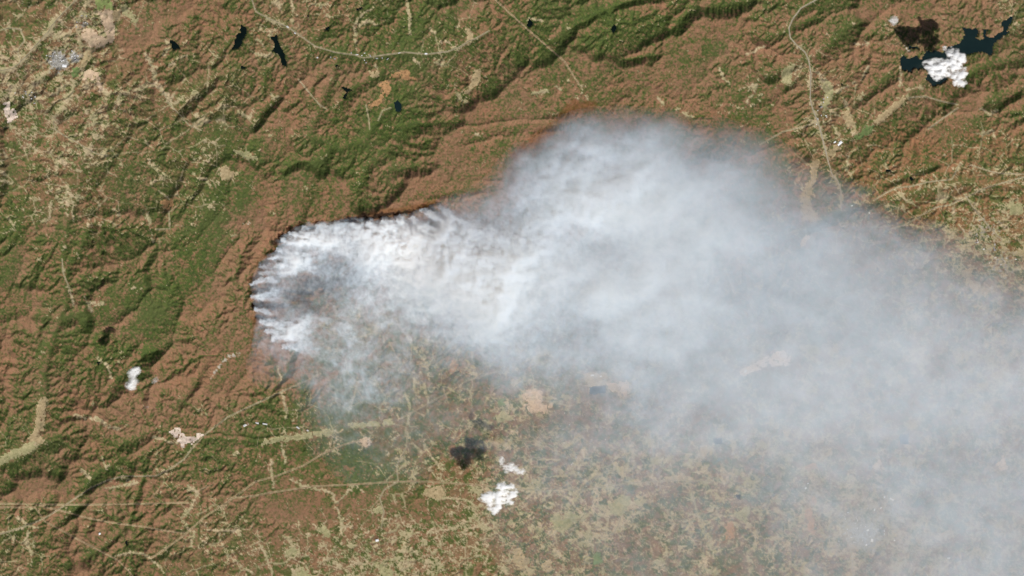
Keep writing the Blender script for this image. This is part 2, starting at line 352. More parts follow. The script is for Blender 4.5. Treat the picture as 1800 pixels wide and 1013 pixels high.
# shaded north-west facing steep slopes: traced along the slope; the crest lies on the south-east side
SCARPS = [
    (zp([(420, 20), (300, 120), (180, 230), (60, 330)], 0, 0), 8), ([(160, 575), (190, 558), (230, 545), (255, 520), (272, 506)], 13),
    ([(200, 695), (225, 665), (250, 640), (290, 618), (305, 606)], 9), ([(317, 722), (335, 700), (350, 680), (372, 640)], 7),
    ([(0, 562), (33, 553), (85, 538)], 8), ([(0, 826), (38, 814), (82, 787), (115, 775)], 9), ([(605, 185), (625, 162), (657, 145), (678, 131)], 7),
    ([(560, 75), (575, 55), (590, 38)], 6), ([(553, 165), (558, 150), (572, 135)], 6), ([(715, 230), (770, 221), (825, 218), (870, 213), (960, 206), (1010, 198)], 8),
    ([(815, 252), (845, 246), (870, 236), (900, 232), (985, 226)], 8), ([(695, 303), (720, 302), (750, 300)], 9), ([(725, 351), (762, 346), (800, 345), (860, 336)], 6),
    ([(825, 313), (880, 318)], 5), ([(982, 77), (1012, 55), (1075, 22), (1125, 7), (1160, 3)], 8), ([(1060, 117), (1100, 110), (1155, 102)], 5),
    ([(1445, 104), (1480, 70), (1510, 45), (1540, 25), (1572, 3)], 9), ([(1512, 182), (1545, 160), (1575, 138)], 8), ([(1345, 142), (1388, 125), (1420, 110)], 7),
    ([(1350, 78), (1400, 52), (1440, 37)], 7), ([(1625, 170), (1675, 192), (1725, 198), (1775, 178), (1810, 162)], 10), ([(1745, 92), (1775, 68), (1805, 50)], 10),
    ([(75, 590), (85, 565), (108, 540)], 8), ([(82, 700), (82, 655), (84, 625), (98, 612)], 8), ([(105, 570), (135, 565), (160, 560)], 9),
    ([(125, 480), (140, 455), (155, 430), (165, 400)], 8), ([(130, 390), (140, 350), (152, 300)], 7), ([(0, 430), (35, 405), (60, 375)], 8),
    ([(10, 445), (40, 412), (65, 388)], 5), ([(540, 345), (555, 310), (585, 270)], 8), ([(640, 330), (650, 300), (690, 270)], 7), ([(530, 400), (533, 365), (545, 340)], 7),
    ([(1330, 185), (1365, 165), (1400, 150)], 7), ([(1320, 300), (1350, 285), (1400, 262)], 8), ([(1220, 20), (1280, 15), (1330, 5)], 8), ([(1190, 60), (1215, 30), (1260, 10)], 8),
    ([(215, 790), (245, 780), (275, 765)], 8), ([(150, 990), (190, 965), (225, 935)], 7), ([(100, 930), (130, 905), (170, 880)], 6), ([(155, 865), (175, 840), (200, 825)], 7),
    ([(240, 890), (250, 870), (262, 840)], 6), ([(450, 230), (470, 200), (495, 175)], 7), ([(380, 120), (395, 95), (415, 70)], 6), ([(320, 200), (345, 175), (375, 150)], 8),
    ([(100, 215), (125, 195), (150, 190)], 8), ([(60, 150), (80, 140), (100, 130)], 6), ([(1560, 330), (1620, 305), (1680, 290)], 6), ([(1700, 140), (1740, 120), (1790, 110)], 7),
    ([(380, 470), (400, 440), (420, 420)], 6), ([(340, 560), (370, 545), (395, 520)], 7),
]
VALLEYS = [LINES[0][0], LINES[1][0], LINES[2][0],
           [(-60, 812), (0, 806), (60, 785), (70, 745), (78, 690), (80, 640), (90, 600), (112, 540), (118, 500), (110, 450), (118, 390), (125, 330), (140, 290), (170, 240), (130, 150), (112, 115)],
           [(300, 760), (360, 765), (450, 770), (560, 765), (680, 750), (800, 745), (900, 740), (1010, 720), (1100, 760), (1200, 800)],
           [(600, 95), (560, 190), (545, 240), (600, 260), (640, 250), (670, 200), (700, 185)],
           [(40, 1080), (60, 960), (45, 930), (0, 940)],
           [(330, 770), (350, 870), (345, 960), (400, 1080)], [(560, 960), (600, 1000), (700, 1080)], [(960, 1080), (1000, 960), (1080, 900), (1200, 850)],
           [(1480, 250), (1540, 215), (1600, 165), (1630, 140)], [(1850, 330), (1700, 320), (1600, 340), (1480, 370), (1380, 420)]]

# narrow settled or farmed strips that branch along the valleys
STRIPS = []
for (ox, oy), lns in {
    (0, 0): [[(400, 420), (330, 500), (280, 560), (220, 640), (200, 720), (240, 780)], [(480, 580), (390, 660), (300, 690), (220, 700)], [(520, 580), (480, 700), (420, 790), (380, 850)],
             [(700, 600), (730, 650), (860, 650), (950, 630), (1050, 600), (1110, 600)], [(1110, 610), (1170, 690), (1210, 750), (1270, 690), (1330, 680)], [(1110, 590), (1090, 500), (1040, 420), (1030, 390)],
             [(1200, 460), (1250, 420), (1310, 390)], [(850, 660), (830, 720), (800, 780)], [(1180, 300), (1190, 350), (1150, 400)], [(340, 330), (430, 420), (420, 540), (440, 560)], [(560, 180), (560, 300), (590, 380), (520, 430)],
             [(610, 0), (600, 90), (560, 170)], [(580, 560), (640, 540), (600, 620)], [(1680, 790), (1760, 830), (1790, 770)]],
    (450, 0): [[(700, 180), (740, 100), (840, 60)], [(1060, 0), (1080, 100), (1080, 240)], [(490, 110), (550, 130)], [(700, 280), (720, 360)], [(1150, 470), (1110, 410)], [(840, 450), (860, 500)], [(1220, 200), (1260, 240)],
               [(1260, 450), (1330, 470)], [(1420, 660), (1440, 710), (1490, 730)], [(690, 190), (700, 240)], [(740, 190), (790, 140), (830, 170)], [(0, 380), (60, 400), (120, 390)], [(0, 290), (60, 330)], [(250, 20), (280, 90)]],
    (0, 253): [[(220, 10), (270, 40)], [(0, 200), (50, 220)], [(470, 270), (480, 340), (470, 430)], [(520, 420), (515, 550)], [(540, 180), (580, 200)], [(1060, 120), (1160, 220), (1090, 270), (1050, 300)],
               [(1370, 210), (1390, 250), (1450, 250), (1500, 300)], [(1040, 500), (1050, 580), (1080, 640), (1090, 700)], [(680, 400), (720, 440)], [(300, 550), (360, 530), (370, 400)], [(820, 460), (840, 500)], [(400, 100), (410, 200)], [(0, 260), (90, 280)]],
    (1350, 0): [[(400, 560), (440, 640), (480, 650), (560, 600), (640, 560)], [(520, 700), (560, 780), (610, 900)], [(980, 640), (1050, 620), (1100, 640)], [(600, 300), (690, 310)], [(1480, 770), (1550, 800), (1600, 780)],
                [(1500, 950), (1560, 930), (1580, 980)], [(640, 560), (700, 480)], [(380, 800), (400, 900)], [(280, 820), (300, 860)], [(920, 460), (930, 600)], [(740, 870), (700, 960)]],
    (1350, 253): [[(560, 80), (560, 200), (590, 260)], [(1160, 220), (1220, 310)], [(920, 340), (960, 380), (1060, 460)], [(940, 430), (960, 480)], [(1350, 560), (1400, 650), (1500, 700), (1600, 750)], [(1480, 580), (1560, 640)],
                  [(1640, 650), (1650, 850)], [(1700, 430), (1800, 480)], [(1290, 430), (1300, 500)], [(1440, 800), (1500, 760), (1560, 720)], [(1000, 560), (1060, 600), (1150, 590)], [(1250, 640), (1330, 600)]],
    (900, 0): [[(1460, 480), (1480, 560), (1540, 600)], [(1650, 610), (1720, 600), (1700, 650), (1640, 720)], [(1640, 380), (1780, 340)], [(150, 650), (250, 650)], [(300, 620), (340, 650)], [(520, 670), (540, 700)], [(1020, 700), (1060, 740)], [(1200, 800), (1280, 830)], [(110, 150), (200, 145)]],
    (0, 506): [[(600, 60), (660, 160)], [(480, 0), (520, 120)], [(640, 110), (740, 110)], [(740, 540), (790, 640)], [(520, 890), (700, 930), (820, 1000)], [(690, 480), (720, 530)]],
    (0, 759): [[(870, 310), (960, 360), (750, 400)], [(720, 170), (750, 250), (780, 220)], [(1330, 380), (1380, 440), (1340, 520), (1280, 600), (1330, 680)], [(1080, 50), (1250, 80)], [(130, 600), (200, 660), (280, 690)],
               [(820, 870), (1000, 850), (1100, 920), (1170, 980)], [(1450, 690), (1680, 690)], [(1600, 860), (1700, 940), (1780, 990)], [(1540, 700), (1560, 800)], [(1640, 150), (1680, 130)], [(560, 250), (640, 330)], [(200, 700), (210, 860)], [(1360, 700), (1350, 800)]],
    (450, 759): [[(240, 320), (340, 380), (540, 440), (570, 500), (640, 420), (700, 380), (750, 430)], [(550, 520), (600, 620), (610, 720)], [(1180, 100), (1260, 200), (1300, 250)], [(1210, 380), (1260, 460), (1480, 480), (1560, 540)],
                 [(1040, 640), (960, 700), (880, 720)], [(1200, 710), (1380, 680), (1560, 620), (1620, 660), (1740, 760)], [(30, 800), (80, 900), (110, 1000)], [(260, 880), (340, 920), (380, 980)], [(480, 780), (500, 900)], [(760, 900), (830, 960)],
                 [(190, 60), (200, 220)], [(110, 200), (120, 380)], [(1000, 180), (1060, 200)], [(1120, 290), (1160, 260)]],
    (450, 506): [[(1060, 340), (1130, 450), (1210, 540)], [(1280, 340), (1310, 430)], [(680, 350), (800, 320)], [(150, 560), (190, 640), (160, 680)], [(180, 760), (220, 850), (230, 920)], [(1100, 640), (1110, 720), (1150, 790)], [(1060, 760), (1080, 960)], [(1190, 700), (1220, 880)], [(780, 290), (840, 310)],
                 [(1480, 500), (1520, 540), (1560, 640)], [(1400, 400), (1380, 440)]],
    (900, 759): [[(440, 180), (460, 240), (500, 250)], [(200, 190), (330, 210)], [(850, 130), (860, 250), (800, 290)], [(240, 330), (400, 300), (520, 310)], [(320, 440), (400, 480), (480, 560)], [(560, 560), (570, 520), (640, 520), (680, 600), (640, 720)],
                 [(490, 700), (560, 800), (620, 760)], [(880, 450), (920, 500)], [(300, 820), (380, 900)], [(780, 640), (880, 580), (960, 560)], [(1000, 740), (1090, 800), (1040, 920)], [(1280, 480), (1340, 700), (1400, 830)], [(1450, 600), (1560, 590)], [(1720, 700), (1700, 850)], [(1140, 330), (1100, 230)]],
}.items():
    STRIPS += [zp(l, ox, oy) for l in lns]

# 36 columns x 20 rows of 50-unit cells: share of evergreen / greened woodland
G_ROWS = [
    "665434344" "444466744" "467755446" "455444334",
    "674422344" "545666644" "556455443" "334434444",
    "644333554" "333455534" "454433443" "433333344",
    "754444555" "433466434" "343343345" "333443344",
    "544455565" "434675334" "333344334" "444444444",
    "655655666" "556654333" "444444444" "434443444",
    "545545666" "455532333" "344444444" "444444445",
    "644545774" "233332333" "444444444" "444445456",
    "644555562" "222222333" "444444444" "444444555",
    "644545652" "223333444" "444444444" "444455555",
    "454558543" "234444444" "444444444" "555555555",
    "445647433" "234444444" "555555555" "555555555",
    "355555322" "234555555" "555555555" "555555555",
    "443444323" "345555555" "555555555" "555555555",
    "553322335" "566655555" "555555555" "555555555",
    "654344556" "655665554" "555555555" "555555555",
    "443554454" "455776554" "555555555" "555555555",
    "335544433" "333444445" "555555555" "555555555",
    "543344344" "222334455" "656555555" "555555555",
    "443444444" "334445555" "555555665" "555555555"]
# share of small tan clearings (farms, houses)
S_ROWS = [
    "446742111" "433332231" "111111112" "211121123",
    "446720232" "422212421" "111111112" "121232012",
    "776532342" "222112231" "111111113" "263221001",
    "776554443" "222211231" "111111112" "134223122",
    "674543333" "221111121" "111111113" "145421232",
    "455423342" "111110012" "111111122" "233322344",
    "444423432" "110110011" "111111122" "234433444",
    "343423331" "110000001" "111111122" "234444555",
    "212213210" "000000001" "111222223" "334444666",
    "111111110" "000000002" "222233333" "334444666",
    "111111110" "002222333" "333344444" "444455566",
    "111111110" "014444444" "444444444" "444455566",
    "111110000" "013344444" "444444444" "455555566",
    "111110000" "023344444" "444444444" "455555566",
    "221111012" "233344455" "555555555" "555555566",
    "321112222" "333344465" "655555555" "665555666",
    "211123231" "121234466" "666666566" "776665666",
    "211223331" "111124455" "665666666" "677776666",
    "321111344" "135455556" "666666666" "677887666",
    "332112435" "466666656" "666666666" "667877666"]

# ------------------------------------------------------------------ terrain: drainage-carved relief
NX, NY = 1200, 712
CELL = 1.6
GX0, GY0 = -60.0, -62.0
DX = CELL * PX
px1 = GX0 + (np.arange(NX) + 0.5) * CELL
py1 = GY0 + (np.arange(NY) + 0.5) * CELL
gpx, gpy = np.meshgrid(px1, py1)
gpx = gpx.astype(np.float32); gpy = gpy.astype(np.float32)

# mountains in the north and west, low piedmont to the south-east
esc = (gpy - (735 - 0.245 * (gpx - 450))) + 30 * fbm(gpx / 160, gpy / 160, 3, 3)
mount = 1 - 0.68 * smooth(-90, 90, esc) * smooth(380, 560, gpx + 0.25 * (gpy - 700))
mount *= 1 - 0.22 * smooth(780, 950, gpy) * smooth(300, 800, gpx)
ang_x = smooth(500, 1500, gpx)
ax1, ay1 = rot(gpx, -gpy, 58)
ax2, ay2 = rot(gpx, -gpy, 33)
wob = 22 * fbm(gpx / 130, gpy / 130, 3, 9)
r1 = ridged(ax1 / 150 + wob / 150, (ay1 + wob) / 46, 3, 1)
r2 = ridged(ax2 / 150 + wob / 150, (ay2 + wob) / 42, 3, 2)
rid = r1 * (1 - ang_x) + r2 * ang_x
crest = np.zeros_like(gpx)
cut = np.zeros_like(gpx)
for ln, w in SCARPS:
    off = w * 0.85
    c = line_dist([[(x + off * .72, y + off * .62) for x, y in ln]], gpx, gpy, 30)
    crest = np.maximum(crest, np.exp(-(c / (0.85 * w)) ** 2) * w / 9)
    c = line_dist([[(x - off * 1.15, y - off * 1.0) for x, y in ln]], gpx, gpy, 30)
    cut = np.maximum(cut, np.exp(-(c / (0.6 * w)) ** 2))


def wobble(ln, k):
    p = np.array(ln, float)
    s_ = np.concatenate([[0], np.cumsum(np.hypot(*np.diff(p, axis=0).T))])
    q = np.arange(0, s_[-1], 2.5)
    x = np.interp(q, s_, p[:, 0]); y = np.interp(q, s_, p[:, 1])
    return list(zip(x + 5 * fbm(q / 22, q * 0 + k * 7.7, 3, k), y + 5 * fbm(q / 22, q * 0 + k * 3.1, 3, k + 50)))


VALLEYS = [wobble(v, i) if i > 2 else v for i, v in enumerate(VALLEYS)]
U = mount * np.clip(0.95 + 0.50 * rid + .25 * fbm(gpx / 45, gpy / 45, 3, 15), 0.2, 2.2) * (1 + 0.75 * crest)
U *= 1 - 0.75 * smooth(9, 2, line_dist(VALLEYS, gpx, gpy, 12))
U = np.clip(U, 0.06, 4).astype(np.float32)
Kmul = (1 + 2.5 * cut).astype(np.float32)
pins = line_dist(VALLEYS, gpx, gpy, 4) < 1.2
lake_id = np.full(gpx.shape, -1, np.int32)
for k, (poly, kind, lab) in enumerate(LAKES):
    p_ = np.array(poly)
    amp = 3.6 if k == 0 else 2.0
    X_ = gpx + amp * fbm(gpx / 6, gpy / 6, 3, 301 + k, .6); Y_ = gpy + amp * fbm(gpx / 6, gpy / 6, 3, 331 + k, .6)
    i0, i1 = np.searchsorted(px1, [p_[:, 0].min() - 4, p_[:, 0].max() + 4]); j0, j1 = np.searchsorted(py1, [p_[:, 1].min() - 4, p_[:, 1].max() + 4])
    ins = np.zeros((j1 - j0, i1 - i0), bool)
    for a_, b_ in zip(p_, np.roll(p_, -1, 0)):
        if a_[1] != b_[1]:
            Xs = X_[j0:j1, i0:i1]; Ys = Y_[j0:j1, i0:i1]
            ins ^= ((a_[1] > Ys) != (b_[1] > Ys)) & (Xs < (b_[0] - a_[0]) * (Ys - a_[1]) / (b_[1] - a_[1]) + a_[0])
    lake_id[j0:j1, i0:i1][ins] = k
base = (40 + 190 * smooth(0.2, 1.0, blur(mount.astype(np.float32), 40)) + 25 * fbm(gpx / 300, gpy / 300, 2, 5)).astype(np.float32)
pins |= lake_id >= 0


def erode(z, U, Kmul, pin, zpin, dx, iters, dt, k, diff=0.1):
    ny, nx = z.shape
    n = ny * nx
    fixed = pin.copy()
    fixed[0] = fixed[-1] = True
    fixed[:, 0] = fixed[:, -1] = True
    z = np.where(fixed, zpin, z).astype(np.float64)
    idx = np.arange(n).reshape(ny, nx)
    offs = [(-1, -1), (-1, 0), (-1, 1), (0, -1), (0, 1), (1, -1), (1, 0), (1, 1)]
    fx = fixed.ravel()
    A = None
    for it in range(iters):
        best = np.zeros((ny, nx)); rec = idx.copy(); dist = np.full((ny, nx), dx)
        c = z[1:-1, 1:-1]
        jit = 1 + 0.25 * rng.random((ny, nx))
        for oj, oi in offs:
            dd = dx * math.hypot(oj, oi)
            s = (c - z[1 + oj:ny - 1 + oj, 1 + oi:nx - 1 + oi]) / dd * jit[1:-1, 1:-1]
            b = best[1:-1, 1:-1]
            m = s > b
            b[m] = s[m]
            rec[1:-1, 1:-1][m] = idx[1 + oj:ny - 1 + oj, 1 + oi:nx - 1 + oi][m]
            dist[1:-1, 1:-1][m] = dd
            jit = np.roll(jit, 131)
        rec = rec.ravel(); dist = dist.ravel()
        rec[fx] = np.arange(n)[fx]
        d = (rec != np.arange(n)).astype(np.int32)
        p = rec.copy()
        for _ in range(14):
            d2 = d + d[p]
            if np.array_equal(d2, d):
                break
            d = d2
            p = p[p]
        order = np.argsort(d, kind='stable')
        cnt = np.bincount(d)
        ends = np.cumsum(cnt)
        A = np.full(n, dx * dx)
        for L in range(len(cnt) - 1, 0, -1):
            ii = order[ends[L - 1]:ends[L]]
            np.add.at(A, rec[ii], A[ii])
        zf = z.ravel() + np.where(fx, 0, U.ravel() * dt)
        F = k * Kmul.ravel() * dt * np.sqrt(A) / dist
        for L in range(1, len(cnt)):
            ii = order[ends[L - 1]:ends[L]]
            zf[ii] = (zf[ii] + F[ii] * zf[rec[ii]]) / (1 + F[ii])
        z = zf.reshape(ny, nx)
        zs = (z[:-2, 1:-1] + z[2:, 1:-1] + z[1:-1, :-2] + z[1:-1, 2:]) / 4
        zi = z[1:-1, 1:-1]
        zi += diff * (zs - zi)
        z[fixed] = zpin[fixed]
    return z.astype(np.float32), A.reshape(ny, nx)


def down(a, f, mode='mean'):
    ny, nx = a.shape
    b = a.reshape(ny // f, f, nx // f, f)
    return b.mean((1, 3)) if mode == 'mean' else b.max((1, 3))


def upx2(a):
    ny, nx = a.shape
    uu, vv = np.meshgrid((np.arange(nx * 2) + .5) / 2 - .5, (np.arange(ny * 2) + .5) / 2 - .5)
    return bilin(np.pad(a, 1, mode='edge'), uu + 1, vv + 1).astype(np.float32)


KK = 1.0 / 15.0
z = base + 35 * rid + 40 * fbm(gpx / 12, gpy / 12, 3, 21)
z4 = down(z, 4)
z4, _ = erode(z4, down(U, 4), down(Kmul, 4), down(pins.astype(np.float32), 4, 'max') > .5, down(base, 4), DX * 4, 70, 12.0, KK)
z2 = upx2(z4) + 32 * fbm(down(gpx, 2) / 7, down(gpy, 2) / 7, 2, 31) * down(mount, 2)
z2, _ = erode(z2, down(U, 2), down(Kmul, 2), down(pins.astype(np.float32), 2, 'max') > .5, down(base, 2), DX * 2, 18, 12.0, KK, .06)
z1 = upx2(z2) + 24 * mount * fbm(gpx / 3.4, gpy / 3.4, 3, 33)
z1, AREA = erode(z1, U, Kmul, pins, base, DX, 16, 12.0, KK, .02)
Z = base + (z1 - base) * 1.90 + 17 * mount * ridged(gpx / 4.8 + .25 * rid, gpy / 4.8, 2, 35) * smooth(0, 60, z1 - base)
Z = Z.astype(np.float32)
tal = 0.78 * DX                                  # loose slopes cannot stand steeper than this
for it in range(34):
    for ax in (0, 1):
        d = np.diff(Z, axis=ax)
        mv = 0.25 * np.sign(d) * np.clip(np.abs(d) - tal, 0, None)
        if ax == 0:
            Z[:-1] += mv; Z[1:] -= mv
        else:
            Z[:, :-1] += mv; Z[:, 1:] -= mv
Z = blur(Z, .30)
zlow = blur(Z, 14)
rel = Z - zlow                                   # height above the neighbourhood
logA = np.log10(AREA + 1)
gy_, gx_ = np.gradient(Z, DX)
slope = np.hypot(gx_, gy_)
print('relief', Z.min(), Z.max(), 'slope pct', np.percentile(slope, [50, 90, 99]))

# ------------------------------------------------------------------ land cover
wpx = gpx + 10 * fbm(gpx / 25, gpy / 25, 3, 41)
wpy = gpy + 10 * fbm(gpx / 25, gpy / 25, 3, 42)
G = digit_map(G_ROWS, wpx, wpy) / 9.0
S = digit_map(S_ROWS, wpx, wpy) / 9.0
fld = np.zeros_like(gpx)
for poly, col_, lab in FIELDS:
    fld = np.maximum(fld, poly_mask(poly, gpx, gpy).astype(np.float32))
S = np.clip(S + 0.45 * blur(fld, 4.0), 0, 1)
an = np.where(ang_x > .5, fbm(ax2 / 30, ay2 / 12, 4, 51), fbm(ax1 / 30, ay1 / 12, 4, 51))
fine = fbm(gpx / 5.0, gpy / 5.0, 3, 52)
relm = np.clip(rel / 95.0, -1.5, 1.5)
aspect = (gx_ * 0.585 + gy_ * 0.81) * 1.0        # >0 : ground rises to the south-east, i.e. cool moist slope
wet = smooth(4.0, 5.2, blur(logA.astype(np.float32), .6))
fine2 = fbm(gpx / 2.2, gpy / 2.2, 2, 53)
ev = 0.9 * G + .042 + 0.20 * an + 0.26 * fine + 0.30 * fine2 - 0.12 * relm + 0.20 * np.clip(aspect, -.6, .6) + 0.34 * wet
EVER = smooth(0.20, 0.66, ev)


def cells(cell, seed, stretch=1.0, deg=0.0):
    """id-random of the nearest jittered cell centre: parcels of land"""
    x, y = rot(gpx + 1.2 * fine, gpy + 1.2 * fine2, deg)
    x = x / cell; y = y / (cell * stretch)
    xi = np.floor(x); yi = np.floor(y)
    bd = np.full(x.shape, 9e9, np.float32); bv = np.zeros(x.shape, np.float32); bw = np.zeros(x.shape, np.float32)
    for oj in (-1, 0, 1):
        for oi in (-1, 0, 1):
            cx = xi + oi; cy = yi + oj
            hx = (cx.astype(np.int64) * 7 + seed * 13) & 255; hy = (cy.astype(np.int64) * 11 + seed * 29) & 255
            d = (x - cx - _T[hy, hx]) ** 2 + (y - cy - _T[(hy + 97) & 255, (hx + 31) & 255]) ** 2
            m = d < bd
            bd = np.where(m, d, bd); bv = np.where(m, _T[(hy + 51) & 255, (hx + 77) & 255], bv); bw = np.where(m, _T[(hy + 151) & 255, (hx + 17) & 255], bw)
    return bv, bw


def cell_edges(cell, seed, deg):
    """distance (picture units) to the border between large parcels: farm lanes run there"""
    x, y = rot(gpx + 4 * fbm(gpx / 22, gpy / 22, 3, seed), gpy + 4 * fbm(gpx / 22, gpy / 22, 3, seed + 9), deg)
    x = x / cell; y = y / (cell * .8)
    xi = np.floor(x); yi = np.floor(y)
    d1 = np.full(x.shape, 9e9, np.float32); d2 = d1.copy()
    for oj in (-1, 0, 1):
        for oi in (-1, 0, 1):
            cx = xi + oi; cy = yi + oj
            hx = (cx.astype(np.int64) * 7 + seed * 13) & 255; hy = (cy.astype(np.int64) * 11 + seed * 29) & 255
            d = np.hypot(x - cx - _T[hy, hx], y - cy - _T[(hy + 97) & 255, (hx + 31) & 255])
            d2 = np.minimum(d2, np.maximum(d1, d)); d1 = np.minimum(d1, d)
    return (d2 - d1) * cell * .5


pa, pa2 = cells(12.0, 1, .6, 25)
pb, pb2 = cells(5.2, 2, .7, -35)
rdist = line_dist([l[0] for l in LINES if l[2] != 'corridor'], gpx, gpy, 12)
cdist = line_dist([l[0] for l in LINES], gpx, gpy, 4)
sp1 = fbm(gpx / 3.4, gpy / 3.4, 3, 61, 0.6)
sp2 = fbm(gpx / 16, gpy / 16, 2, 62)
sp3 = fbm(gpx / 7.5, gpy / 7.5, 2, 66)
cl = np.minimum(S, .62) * 0.60 + 0.24 * sp1 + 0.24 * sp2 + 0.16 * fbm(gpx / 38, gpy / 38, 2, 68) + 0.34 * (pa - .5) + 0.34 * (pb - .5) - 0.10 * relm - 0.16 * slope + 0.20 * np.exp(-(rdist / 4.5) ** 2) * (0.3 + S)
CLEAR = smooth(0.44, 0.54, cl)
dots = smooth(.63, .78, fbm(gpx / 1.5, gpy / 1.5, 2, 67) + .75 * S + .12 * sp2 + .10 * np.exp(-(rdist / 6) ** 2) - .1 * relm - .25)
CLEAR = np.maximum(CLEAR, .9 * dots * smooth(.08, .2, S))
CLEAR = np.maximum(CLEAR, smooth(1.7, 0.7, cdist))
strip_d = line_dist([wobble(l, 200 + i) for i, l in enumerate(STRIPS)], gpx, gpy, 10)
strip = smooth(1.15, .65, strip_d / ((3.6 + 2.0 * sp2) * (1 + .7 * smooth(360, 280, gpx) * smooth(300, 220, gpy))) - .85 * sp1 - .6 * (pb - .5) - .55 * fine2 + .34)
CLEAR = np.maximum(CLEAR, strip)
lanes = np.maximum(smooth(1.1, .35, cell_edges(46, 5, 20)) * smooth(.22, .34, S), smooth(.95, .3, cell_edges(20, 6, -12)) * smooth(.5, .66, S + .12 * sp2))
CLEAR = np.maximum(CLEAR, .85 * lanes * smooth(-.5, .1, sp2 + .6 * sp1))
CLEAR *= smooth(0.0, 0.03, S + 0.1 * (cdist < 2) + strip)
FRESH = np.clip(0.75 * pa2 + .35 * (pb2 - .5) + .15, 0, 1)       # greener grass in clearings
TOWN = np.zeros_like(gpx)
for cx, cy, r, v in [(104, 108, 22, 1), (132, 102, 14, .9), (150, 45, 12, .6), (55, 170, 22, .25), (1570, 905, 45, .55), (1500, 925, 60, .5), (1520, 940, 42, .85), (1430, 870, 30, .5),
                     (1730, 410, 45, .45), (1450, 185, 25, .35), (1600, 960, 60, .4), (1300, 930, 60, .25), (1000, 760, 60, .25), (1760, 470, 50, .5), (1100, 640, 60, .3), (1750, 900, 90, .35)]:
    TOWN = np.maximum(TOWN, v * np.exp(-(((gpx - cx) ** 2 + (gpy - cy) ** 2) / r ** 2)))
CLEAR = np.maximum(CLEAR, smooth(0.40, 0.62, TOWN + 0.5 * sp1 + .1 * sp3))
URB = smooth(0.30, 0.75, TOWN + 0.35 * fbm(gpx / 3, gpy / 3, 2, 64))
burn_pts = [([(492, 418), (512, 410), (535, 405), (560, 399)], 5, 1.0), ([(600, 393), (625, 384), (640, 382), (660, 382)], 7, 1.0), ([(660, 380), (700, 376), (740, 370), (760, 366)], 6, .95),
            ([(455, 514), (470, 508), (500, 510), (520, 514), (548, 516)], 7, 1.0), ([(448, 538), (462, 536), (480, 540), (500, 536)], 8, 1.0), ([(452, 556), (470, 562), (485, 560)], 5, 1.0),
            ([(505, 520), (530, 525), (545, 535)], 9, .8), ([(540, 500), (580, 498), (620, 490), (650, 470)], 16, .85), ([(560, 475), (600, 470)], 14, .8), ([(480, 425), (500, 422)], 6, .9),
            ([(445, 500), (460, 472), (480, 446)], 5, .7), ([(520, 545), (560, 550)], 8, .6), ([(505, 612), (525, 606)], 4, .9)]
BURN = 0.80 * blur(poly_mask([(452, 492), (475, 455), (500, 430), (560, 415), (640, 420), (665, 460), (655, 500), (610, 520), (560, 545), (500, 560), (455, 555)], gpx, gpy).astype(np.float32), 3) * smooth(.75, .1, .5 + .6 * fbm(gpx / 13, gpy / 7, 4, 73))
for ln, w, v in burn_pts:
    BURN = np.maximum(BURN, v * smooth(1.0, 0.35, line_dist([ln], gpx, gpy, 40) / w + 0.9 * fbm(gpx / 6, gpy / 4, 3, 71)))
scorch_pts = [([(600, 388), (660, 376), (720, 368), (762, 358)], 8), ([(905, 275), (935, 250), (965, 232), (1000, 192), (1040, 188)], 11), ([(620, 520), (640, 515)], 9), ([(1010, 180), (1030, 195)], 9),
              ([(445, 560), (458, 570)], 8), ([(895, 310), (905, 290)], 8)]
SCORCH = np.zeros_like(gpx)
for ln, w in scorch_pts:
    SCORCH = np.maximum(SCORCH, smooth(1.1, 0.3, line_dist([ln], gpx, gpy, 40) / w + 0.6 * fbm(gpx / 8, gpy / 8, 3, 72)))
ORANGE = smooth(0.2, 0.8, smooth(1380, 1600, gpx) * smooth(150, 280, gpy) + 0.3 * fbm(gpx / 60, gpy / 60, 2, 75))
ROCK = np.zeros_like(gpx)
for ln in [[(398, 628), (420, 622)], [(372, 665), (385, 645), (398, 630)], [(430, 395), (440, 392)], [(1590, 82), (1595, 90)]]:
    ROCK = np.maximum(ROCK, smooth(1, .3, line_dist([ln], gpx, gpy, 20) / 3 + 1.3 * fbm(gpx / 3, gpy / 3, 2, 77)))
farm = smooth(.28, .55, S)
patch = smooth(.46, .60, .5 + .42 * fbm(ax2 / 13, ay2 / 8, 4, 57) + .26 * (pa2 - .5) + .22 * fine + .2 * fine2)
EVER = EVER * (1 - .85 * farm) + .85 * farm * (.10 + .85 * patch)
CLEAR = np.where(BURN > .3, 0, CLEAR)
CLEAR = np.maximum(CLEAR, ROCK)

# fields and lakes flatten the ground a little; woods stand above clearings
field_id = np.full(gpx.shape, -1, np.int32)
jfx = gpx + 5.0 * fbm(gpx / 8, gpy / 8, 4, 83, .65); jfy = gpy + 5.0 * fbm(gpx / 8, gpy / 8, 4, 85, .65)


def poly_mask_j(poly):
    p = np.array(poly, float)
    i0, i1 = np.searchsorted(px1, [p[:, 0].min() - 6, p[:, 0].max() + 6]); j0, j1 = np.searchsorted(py1, [p[:, 1].min() - 6, p[:, 1].max() + 6])
    X = jfx[j0:j1, i0:i1]; Y = jfy[j0:j1, i0:i1]
    ins = np.zeros(X.shape, bool)
    for a, b in zip(p, np.roll(p, -1, 0)):
        if a[1] != b[1]:
            ins ^= ((a[1] > Y) != (b[1] > Y)) & (X < (b[0] - a[0]) * (Y - a[1]) / (b[1] - a[1]) + a[0])
    m = np.zeros(gpx.shape, bool)
    m[j0:j1, i0:i1] = ins & (sp1[j0:j1, i0:i1] + .5 * fine2[j0:j1, i0:i1] + .7 * (pb[j0:j1, i0:i1] - .5) > -.26)
    return m


